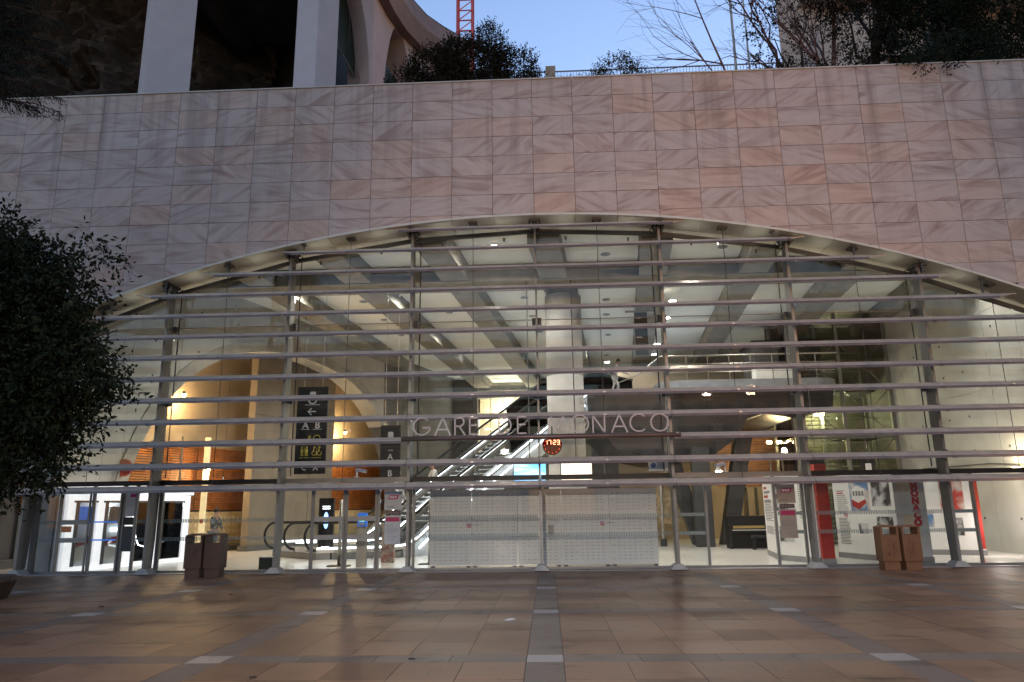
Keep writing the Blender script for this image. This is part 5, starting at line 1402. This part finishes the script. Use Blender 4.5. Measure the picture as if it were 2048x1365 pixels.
for i in range(120):
    a, b = CP[i], CP[i + 1]; na, nb = cnorm(i), cnorm(i + 1)
    mb.hexa([(a.x - na.x * .45, a.y - na.y * .45, CT - .88), (b.x - nb.x * .45, b.y - nb.y * .45, CT - .88), (b.x + nb.x, b.y + nb.y, CT - .88), (a.x + na.x, a.y + na.y, CT - .88)],
            [(a.x - na.x * .7, a.y - na.y * .7, CT), (b.x - nb.x * .7, b.y - nb.y * .7, CT), (b.x + nb.x, b.y + nb.y, CT), (a.x + na.x, a.y + na.y, CT)])
    ca, cb_ = a + na * 2.6, b + nb * 2.6
    if (ca.x - .2) / (ca.y + 20.71) > -.345: mb2.hexa([(ca.x, ca.y, TZ), (cb_.x, cb_.y, TZ), (cb_.x + .05, cb_.y, TZ), (ca.x + .05, ca.y, TZ)], [(ca.x, ca.y, CT - 1), (cb_.x, cb_.y, CT - 1), (cb_.x + .05, cb_.y, CT - 1), (ca.x + .05, ca.y, CT - 1)])
mb.build('cornice', mat('brown_cornice', (.22, .16, .14), .8, var=.1), cb)
mb2.build('dark_interior', 'green', cb)
rl = thing('cornice_railing', 'thin metal railing running along the top of the curved building', 'railing')
mb = MB()
for i in range(0, 120):
    for f in (0, .33, .66):
        a = CP[i].lerp(CP[i + 1], f) - cnorm(i) * .6; mb.box(a.x - .012, a.x + .012, a.y - .012, a.y + .012, CT, CT + .95)
mb.build('balusters', mat('pinkish_metal', (.35, .27, .26), .6), rl, kind='stuff')
MB().tube([(CP[i].x - cnorm(i).x * .6, CP[i].y - cnorm(i).y * .6, CT + .97) for i in range(0, 121, 4)], .03, 5).build('top_rail', 'dark', rl)
# windows in the arch behind: pale blue glass
wn = thing('arched_window', 'blue reflecting window in the arch of the curved building', 'window')
q = CP[int(120 * (sa + .55) / CL)] + cnorm(72) * .8
MB().box(q.x - 1.3, q.x - .2, q.y + .3, q.y + .35, 17, 20.6).build('pane', mat('sky_pane', (.25, .38, .5), .15, .6), wn)
for z in (4.2, 5.1, 5.9): MB().box(q.x - 1.3, q.x - .2, q.y + .25, q.y + .29, TZ + z, TZ + z + .05).build('glazing_bar', 'dark', wn)
# dark green glass ramp between the pier and the arches
rp = thing('glass_screen', 'dark green glass screen sloping down beside the slim pier', 'screen')
for i in range(7):
    a = Vector((-8.6 + i * .55, 6.4 + i * .9)); b = Vector((-8.6 + (i + 1) * .55, 6.4 + (i + 1) * .9)); z0 = 21.5 - i * .95
    MB().hexa([(a.x, a.y, z0), (b.x - .03, b.y, z0 - .95), (b.x - .03, b.y + .05, z0 - .95), (a.x, a.y + .05, z0)], [(a.x, a.y, z0 + 3.4), (b.x - .03, b.y, z0 + 2.6), (b.x - .03, b.y + .05, z0 + 2.6), (a.x, a.y + .05, z0 + 3.4)]).build('glass_pane', 'green', rp)
    MB().bar((a.x, a.y - .02, z0), (b.x, b.y - .02, z0 - .95), .06).build('bottom_rail', 'conc_d', rp)
# crane
cr = thing('tower_crane', 'red lattice mast of a tower crane behind the bush', 'crane', (-9.0, 62, 0))
W2 = .95
for sx in (-W2, W2):
    for s2_ in (-W2, W2): MB().box(sx - .11, sx + .11, s2_ - .11, s2_ + .11, 20, 90).build('corner_leg', 'crane', cr)
lat = MB()
for i in range(46):
    z = 22 + i * 1.5
    for s2_ in (-W2, W2):
        lat.bar((-W2, s2_, z), (W2, s2_, z + (1.5 if i % 2 else 0)), .10); lat.bar((-W2, s2_, z + (1.5 if not i % 2 else 0)), (W2, s2_, z + 1.5), .07)
        lat.bar((s2_, -W2, z), (s2_, W2, z + 1.5), .08)
lat.build('lattice', 'crane', cr, kind='stuff')
# far railing and wall at the top
fr = thing('terrace_railing', 'thin metal railing on the skyline between the two bushes', 'railing')
mb = MB()
for i in range(140): x = -1.5 + i * .16; mb.box(x - .01, x + .01, 13.0, 13.02, 22.9, 23.5)
mb.build('balusters', 'gpr', fr, kind='stuff'); MB().box(-1.5, 21, 12.98, 13.04, 23.5, 23.55).build('top_rail', 'gpr', fr)
tw_ = thing('terrace_wall', 'low pink wall with a small planter on the skyline', 'wall'); MB().box(-1.8, 21, 13.1, 13.6, TZ, 22.85).build('body', 'viaduct', tw_); MB().box(0.6, 1.1, 12.6, 13.0, 22.6, 23.6).build('planter_block', 'conc_w', tw_)
# signal post, poles
for x, w_, lab in ((7.65, .10, 'pale slender pole rising between the bare branches'), (8.15, .07, 'thinner pale pole just right of the taller pole')):
    p_ = thing('pole', lab, 'pole', (x, 4.2, TZ - .3)); MB().tube([(0, 0, 0), (0, 0, 9)], [w_ * .6, w_ * .4], 8).build('shaft', 'conc_l', p_)
ca = thing('roof_camera', 'small dark camera on a short post at the wall top', 'camera', (5.62, .6, TZ)); MB().box(-.02, .02, -.02, .02, 0, .75).build('post', 'dark', ca); MB().box(-.1, .02, -.06, .06, .18, .36).build('housing', 'dark', ca)
# left handrail and lit sign
hrl = thing('wall_railing', 'thin handrail along the wall top at far left', 'railing'); MB().tube([(-15.5, .5, TZ + .75), (-13.9, .5, TZ + .55), (-13.6, .5, TZ + .25)], .02, 5).build('rail', 'steel', hrl)
for x in (-15.5, -14.7, -13.9): MB().tube([(x, .5, TZ), (x, .5, TZ + .7)], .015, 5).build('rail_post', 'steel', hrl)
osn = thing('small_lit_sign', 'tiny orange and cream sign at the far left wall top', 'sign', (-16.0, .9, TZ)); MB().box(-.16, .16, -.02, .02, .12, .48).build('panel', mat('cream_lit', (.7, .5, .3), .5, emit=(1, .6, .3), es=.25), osn); MB().box(-.16, -.08, -.03, -.021, .12, .48).build('red_edge', 'red', osn); MB().box(-.02, .02, -.01, .01, 0, .12).build('stem', 'dark', osn)
# apartment building at right
ab = thing('apartment_building', 'beige building standing behind the dark trees at upper right', 'building', (0, 0, 0))
MB().prism([(12.6, 13.0), (13.5, 12.0), (34, 14.0), (34, 30), (22, 30)], 'z', TZ - .5, 40).build('walls', 'beige', ab)
for i in range(7):
    for j in range(5):
        x = 14.4 + i * 2.6; z = TZ + 2.2 + j * 3.3
        w__ = MB().box(x, x + 1.1, 11.9 + (x - 13.5) * .0976, 12.02 + (x - 13.5) * .0976, z, z + 1.7).build('window', 'dark', ab)
        MB().box(x - .1, x + 1.2, 11.8 + (x - 13.5) * .0976, 11.95 + (x - 13.5) * .0976, z - .12, z - .02).build('sill', 'conc_l', ab)
for j in range(4): MB().box(13.3, 33, 11.4, 14.0, TZ + 5.1 + j * 3.3, TZ + 5.3 + j * 3.3).build('balcony_slab', 'beige', ab)
cf = MB().prism([(10.6, TZ - .5), (12.6, TZ + 3.5), (13.2, TZ + 9), (16, TZ + 10), (16, TZ - .5)], 'y', 9.5, 12).build('rock_outcrop', 'beige'); cf['kind'] = 'structure'

# ================================================================== VEGETATION
def leaf_quad(V, F, p, d, up, L_, W_):
    s = d.cross(up)
    if s.length < 1e-4: s = Vector((1, 0, 0))
    s.normalize(); n = len(V)
    V += [tuple(p), tuple(p + d * L_ * .5 + s * W_ * .5), tuple(p + d * L_), tuple(p + d * L_ * .5 - s * W_ * .5)]; F.append((n, n + 1, n + 2, n + 3))
def rv(r): 
    while True:
        v = Vector((r.uniform(-1, 1), r.uniform(-1, 1), r.uniform(-1, 1)))
        if .05 < v.length < 1: return v.normalized()
def crown(blobs, sprays, per, L_, W_, seed, droop=.3, slen=.45):
    r = random.Random(seed); V = []; F = []
    tot = sum(b[1][0] * b[1][1] * b[1][2] for b in blobs)
    for c_, rad in blobs:
        c_ = Vector(c_); n = int(sprays * (rad[0] * rad[1] * rad[2]) / tot)
        for _ in range(n):
            d = rv(r); q = r.uniform(.3, 1.0) ** .5
            p = c_ + Vector((d.x * rad[0], d.y * rad[1], d.z * rad[2])) * q
            dr = (d + rv(r) * .7 + Vector((0, 0, -droop))).normalized(); sl_ = slen * r.uniform(.5, 1.3)
            for k in range(per):
                t = k / per; pp_ = p + dr * sl_ * t + Vector((0, 0, -droop * .35 * t * t * sl_)) + rv(r) * sl_ * .10
                ld_ = (dr * .6 + rv(r) * .9 + Vector((0, 0, -droop * .5))).normalized()
                leaf_quad(V, F, pp_, ld_, rv(r), L_ * r.uniform(.6, 1.2), W_ * r.uniform(.7, 1.2))
    return V, F
def leaves_obj(name, VF, m, par):
    me = bpy.data.meshes.new(name); me.from_pydata(VF[0], [], VF[1]); me.materials.append(MT[m]); return link(me, name, par)
def limb(mb, a, b, ra, rb, r, n=5, wob=.1):
    a, b = Vector(a), Vector(b); pts = [a.lerp(b, i / n) + (rv(r) * wob * (b - a).length * (1 if 0 < i < n else 0)) for i in range(n + 1)]
    mb.tube(pts, [ra + (rb - ra) * i / n for i in range(n + 1)], 6); return pts
# foreground tree at left
ft = thing('broadleaf_tree', 'dark leafy tree standing on the plaza at the left edge', 'tree')
r = random.Random(3); mb = MB(); limb(mb, (-9.2, -9.8, 0), (-8.9, -9.9, 3.0), .14, .10, r, 5, .03); mb.build('trunk', 'bark', ft)
mb = MB()
for e in ((-7.4, -10, 5.2), (-8.2, -10.2, 6.2), (-6.4, -10, 4.4), (-6.9, -10.1, 3.1), (-7.0, -9.8, 5.2), (-9.5, -10, 6), (-8.6, -9.3, 5.2)): limb(mb, (-8.9, -9.9, 2.9), e, .06, .012, r, 6, .05)
mb.build('branches', 'bark', ft)
BL = [((-8.4, -10, 4.2), (1.2, 1.0, 1.75)), ((-9.6, -10, 4.3), (1.3, 1.2, 2.0)), ((-7.4, -10, 3.7), (.8, .7, .9))]
for z_, xe, rx, rz in ((6.15, -7.95, .5, .3), (5.85, -7.5, .45, .22), (5.66, -6.42, .42, .13), (5.45, -6.95, .55, .18), (5.15, -6.62, .6, .16), (4.85, -6.58, .6, .17), (4.5, -6.8, .6, .2), (4.22, -6.45, .6, .17), (3.9, -6.05, .65, .18), (3.55, -6.0, .65, .17), (3.2, -6.45, .6, .2), (2.85, -6.6, .6, .16), (2.5, -6.6, .6, .2), (2.2, -7.0, .55, .16), (2.05, -7.7, .5, .14)):
    for q in range(2): BL.append(((xe - rx - q * .55, -10 + (q - .5) * .35, z_ + q * .05), (rx, .5, rz + q * .06)))
leaves_obj('crown', crown(BL, 8200, 9, .10, .045, 11, .6, .36), 'leaf', ft)
# conifer, top left
ct = thing('conifer', 'dark conifer with drooping branches at the top left corner', 'tree')
mb = MB(); limb(mb, (-11.4, -8.8, 0), (-11.2, -8.8, 14), .22, .05, r, 6, .01); mb.build('trunk', 'bark', ct)
V, F = [], []; mb = MB()
r = random.Random(5)
for i in range(90):
    z = 9.25 + i * .053; L_ = r.uniform(1.3, 2.25); an = r.uniform(-.9, .5)
    a = Vector((-11.2, -8.8, z + .3)); d = Vector((math.cos(an), math.sin(an), -.12)); e = a + d * L_ + Vector((0, 0, -.12))
    pts = limb(mb, a, e, .03, .006, r, 5, .03)
    for k in range(26):
        t = .25 + .75 * k / 26; p = a.lerp(e, t)
        for s_ in (-1, 1):
            dd = (d + Vector((-d.y, d.x, 0)) * s_ * .9 + Vector((0, 0, -.4))).normalized(); ll = .42 * (1.15 - t) + .1
            for q in range(7):
                pq = p + dd * ll * q / 7 + Vector((0, 0, -.04 * q * q * .3 / 7)); leaf_quad(V, F, pq, (dd + rv(r) * .9 + Vector((0, 0, -.5))).normalized(), rv(r), r.uniform(.06, .13), .016)
mb.build('branches', 'bark', ct); leaves_obj('needles', (V, F), 'needle', ct)
# small conifer tips at the left edge
# bushes on the wall
b1 = thing('bush', 'large dark bush growing on top of the wall beside the curved building', 'bush')
mb = MB(); r = random.Random(8)
for e in ((-3.4, 1, 15.9), (-2.4, 1, 16.4), (-1.35, 1, 17.3), (-.6, 1, 16.2), (-4.0, 1, 15.4)): limb(mb, (-2.0, 1.0, TZ - .3), e, .06, .01, r, 5, .05)
mb.build('stems', 'bark', b1)
leaves_obj('foliage', crown([((-2.0, 1, 15.9), (1.3, .9, 1.05)), ((-1.4, 1, 16.8), (.5, .5, .75)), ((-3.2, 1, 15.8), (1.0, .8, .8)), ((-4.1, 1, 15.35), (.7, .6, .6)), ((-.6, 1, 15.8), (.75, .6, .8)), ((0, 1, 15.2), (.45, .5, .45)), ((-2.6, 1, 16.5), (.5, .5, .5)), ((-2, 1, 14.9), (2.3, .8, .8))], 6500, 9, .085, .042, 21, -.2, .30), 'leaf3', b1)
b2 = thing('bush', 'small rounded olive bush alone on the wall top against the sky', 'bush')
mb = MB()
for e in ((2.4, .6, 15.4), (2.8, .6, 15.9), (3.3, .6, 15.4)): limb(mb, (2.8, .6, TZ - .3), e, .03, .008, r, 4, .05)
mb.build('stems', 'bark', b2)
leaves_obj('foliage', crown([((2.75, .6, 15.35), (.65, .5, .5)), ((2.1, .6, 15.05), (.5, .4, .3)), ((3.4, .6, 15.05), (.45, .4, .3))], 480, 8, .075, .038, 22, -.3, .26), 'leaf2', b2)
b3 = thing('bush', 'low dark shrub tips peeping over the wall between the bushes', 'bush')
leaves_obj('foliage', crown([((1.5, .4, 14.85), (.6, .3, .22)), ((4.3, .4, 14.8), (.7, .3, .2)), ((.9, .4, 14.8), (.3, .3, .2))], 160, 7, .07, .03, 23, -.2, .2), 'leaf2', b3)
# bare trees and twiggy trees on the right
def bare_tree(name, lab, base, h_, spread, seed, m='bark2', depth=5, r0=.07, lean=0.0):
    t = thing(name, lab, 'tree', base); r = random.Random(seed); mb = MB(); tr = MB()
    def grow(p, d, L_, rad, k):
        if k == 0 or rad < .003: return
        n = 3; pts = [p]; q = p
        for i in range(n):
            d = (d + rv(r) * .16 + Vector((0, 0, .04))).normalized(); q = q + d * L_ / n; pts.append(q)
        (tr if k == depth else mb).tube(pts, [rad * (1 - .4 * i / n) for i in range(n + 1)], 5 if k > 2 else 3, cap=False)
        for i in range(3 if k > 1 else 2):
            s_ = pts[r.randint(1, n)]
            nd = (d + rv(r) * spread + Vector((lean, 0, 0))).normalized(); grow(s_, nd, L_ * r.uniform(.6, .85), rad * .55, k - 1)
    grow(Vector((0, 0, 0)), Vector((lean, 0, 1)).normalized(), h_ * .42, r0, depth)
    tr.build('trunk', m, t, fix=False); mb.build('branches', m, t, fix=False); return t
bare_tree('bare_tree', 'leafless tree with thin twigs spreading left of the pale pole', (6.9, 1.2, TZ - .2), 7.0, .75, 31, depth=5, r0=.05, lean=-.38)
bare_tree('bare_tree', 'reddish leafless tree just right of the pale poles', (8.4, 1.4, TZ - .2), 6.5, .6, 35, depth=6, r0=.08, lean=-.12)
bare_tree('bare_tree', 'leafless multi-stem tree in front of the beige rock', (9.8, 1.8, TZ - .2), 8, .5, 36, depth=6, r0=.11, lean=.05)
bare_tree('bare_tree', 'dark thick-stemmed tree before the beige building', (11.4, 2.0, TZ - .2), 9, .45, 37, m='bark', depth=6, r0=.14)
bare_tree('bare_tree', 'dark branching tree at the top right corner', (14.4, 1.8, TZ - .2), 9, .5, 39, m='bark', depth=6, r0=.13)
def leafy(lab, base, blobs, n, seed, m='leaf3', L_=.10, W_=.05, per=8):
    t = thing('evergreen_tree', lab, 'tree'); mb = MB(); r = random.Random(seed)
    for c_, rad in blobs[:5]: limb(mb, base, c_, .07, .015, r, 6, .05)
    mb.build('trunk', 'bark', t); leaves_obj('crown', crown(blobs, n, per, L_, W_, seed, .05, .4), m, t)
leafy('twiggy dusky tree with sparse leaves right of the poles', (8.9, 1.4, TZ - .3), [((8.2, 1.5, 17.0), (1.0, .8, 1.2)), ((8.6, 1.5, 15.5), (.8, .7, .6)), ((9.3, 1.5, 18.4), (1.3, 1, 1.0)), ((7.8, 1.5, 18.4), (.7, .8, .8))], 420, 41)
leafy('dark evergreen tree before the middle of the beige building', (11.4, 1.5, TZ - .3), [((11.2, 1.5, 17.3), (1.2, 1, 1.3)), ((10.6, 1.5, 18.8), (1.3, 1, .9)), ((11.9, 1.5, 16.0), (.8, .9, .6))], 1300, 42)
leafy('dense dark evergreen tree spilling over the wall top at right', (13.4, 1.0, TZ - .3), [((12.9, 1.0, 16.6), (1.5, 1.0, 1.3)), ((11.6, -.9, 14.35), (.6, .4, .4)), ((13.6, 1.2, 18.3), (2.0, 1.3, 1.2)), ((12.0, -.2, 15.2), (.7, .5, .5)), ((15.2, 1.0, 17.6), (1.7, 1.2, 1.8)), ((15.4, .8, 15.8), (1.6, 1.0, 1.1)), ((13.6, .4, 15.3), (1.3, .8, .6)), ((11.9, -1.1, 14.3), (.75, .35, .35)), ((13.2, -.6, 14.8), (1.1, .5, .4))], 6500, 43, 'leaf', .10, .045, 9)
leafy('small dark shrub at the foot of the bare trees', (8.6, .8, TZ - .3), [((7.9, .8, 15.0), (.8, .4, .35)), ((8.9, .9, 15.2), (.8, .5, .5)), ((9.9, .9, 15.0), (.6, .4, .4))], 300, 44)
# ================================================================== STREET LANTERNS (beside and behind the viewpoint, lit)
LW = (1, .60, .30)
def lantern(x, y, h_, e, lab, col=LW):
    t = thing('street_lantern', lab, 'street lamp', (x, y, 0), 0, 'lit lanterns around the plaza')
    MB().tube([(0, 0, 0), (0, 0, .5), (0, 0, h_)], [.10, .06, .04], 10).build('pole', 'dark', t)
    MB().tube([(0, 0, h_), (0, 0, h_ + .12), (0, 0, h_ + .4)], [.05, .17, .12], 10).build('globe', emis('lantern_glow', (1, .7, .4), 12), t)
    MB().tube([(0, 0, h_ + .41), (0, 0, h_ + .5)], [.24, .04], 10).build('cap', 'dark', t)
    point('lantern_light', (x, y - .0, h_ + .25), e, col, .25)
    return t
lantern(17.5, -5.0, 5.5, 330, 'lit street lantern beyond the right edge of the plaza')
lantern(9.5, -12.6, 6.5, 170, 'lit street lantern beside the viewpoint on the right')
lantern(-3.0, -30.0, 7.5, 160, 'lit street lantern behind the viewpoint on the left')
def flood(x, y, h_, tgt, e, col, size, lab):
    t = thing('floodlight', lab, 'floodlight', (x, y, 0))
    MB().tube([(0, 0, 0), (0, 0, h_)], [.09, .06], 10).build('pole', 'dark', t)
    MB().box(-.3, .3, -.25, .05, h_ + .01, h_ + .4).build('housing', 'dark', t)
    MB().box(-.26, .26, .051, .06, h_ + .05, h_ + .36).build('lens', 'lampw', t)
    d = (Vector(tgt) - Vector((x, y + .12, h_ + .2))).normalized()
    spot('floodlight_beam', (x, y + .12, h_ + .2), e, col, size, 1.0, .12, d.to_track_quat('-Z', 'Y').to_euler())
flood(10.0, -24.0, 8.0, (4.0, -.9, 11.0), 1250, (1, .53, .30), 52, 'warm floodlight behind the viewpoint aimed at the wall')
flood(-2.5, -27.0, 5.0, (0, 0, .5), 1450, (1, .80, .64), 60, 'added pale floodlight behind the viewpoint to brighten the hoarding')  # unseen lamp added to lift the hoarding and the paving before it

# ================================================================== TOWN ACROSS THE PLAZA (seen mirrored in the glass)
def block(x0, x1, y0, y1, h_, lab, m='beige'):
    t = thing('town_building', lab, 'building', ((x0 + x1) / 2, y1, 0)); w_ = x1 - x0
    MB().box(-w_ / 2, w_ / 2, y0 - y1, 0, -.2, h_).build('walls', m, t)
    wm = MB().box(-.7, .7, 0, .05, 0, 1.7).mesh('window', 'dark')
    for i in range(int(w_ / 3.2)):
        for j in range(int(h_ / 3.3)): link(wm, 'window', t, (-w_ / 2 + 1.8 + i * 3.2, 0.0, 1.2 + j * 3.3))
block(-52, -20, -110, -82, 24, 'tall town block across the plaza on the left')
block(-19, -3, -105, -78, 15, 'lower town block across the plaza beside the gap')
block(8, 22, -108, -84, 19, 'pale town block across the plaza right of the gap', 'conc_l')
block(23, 56, -112, -80, 28, 'tallest town block across the plaza on the right')
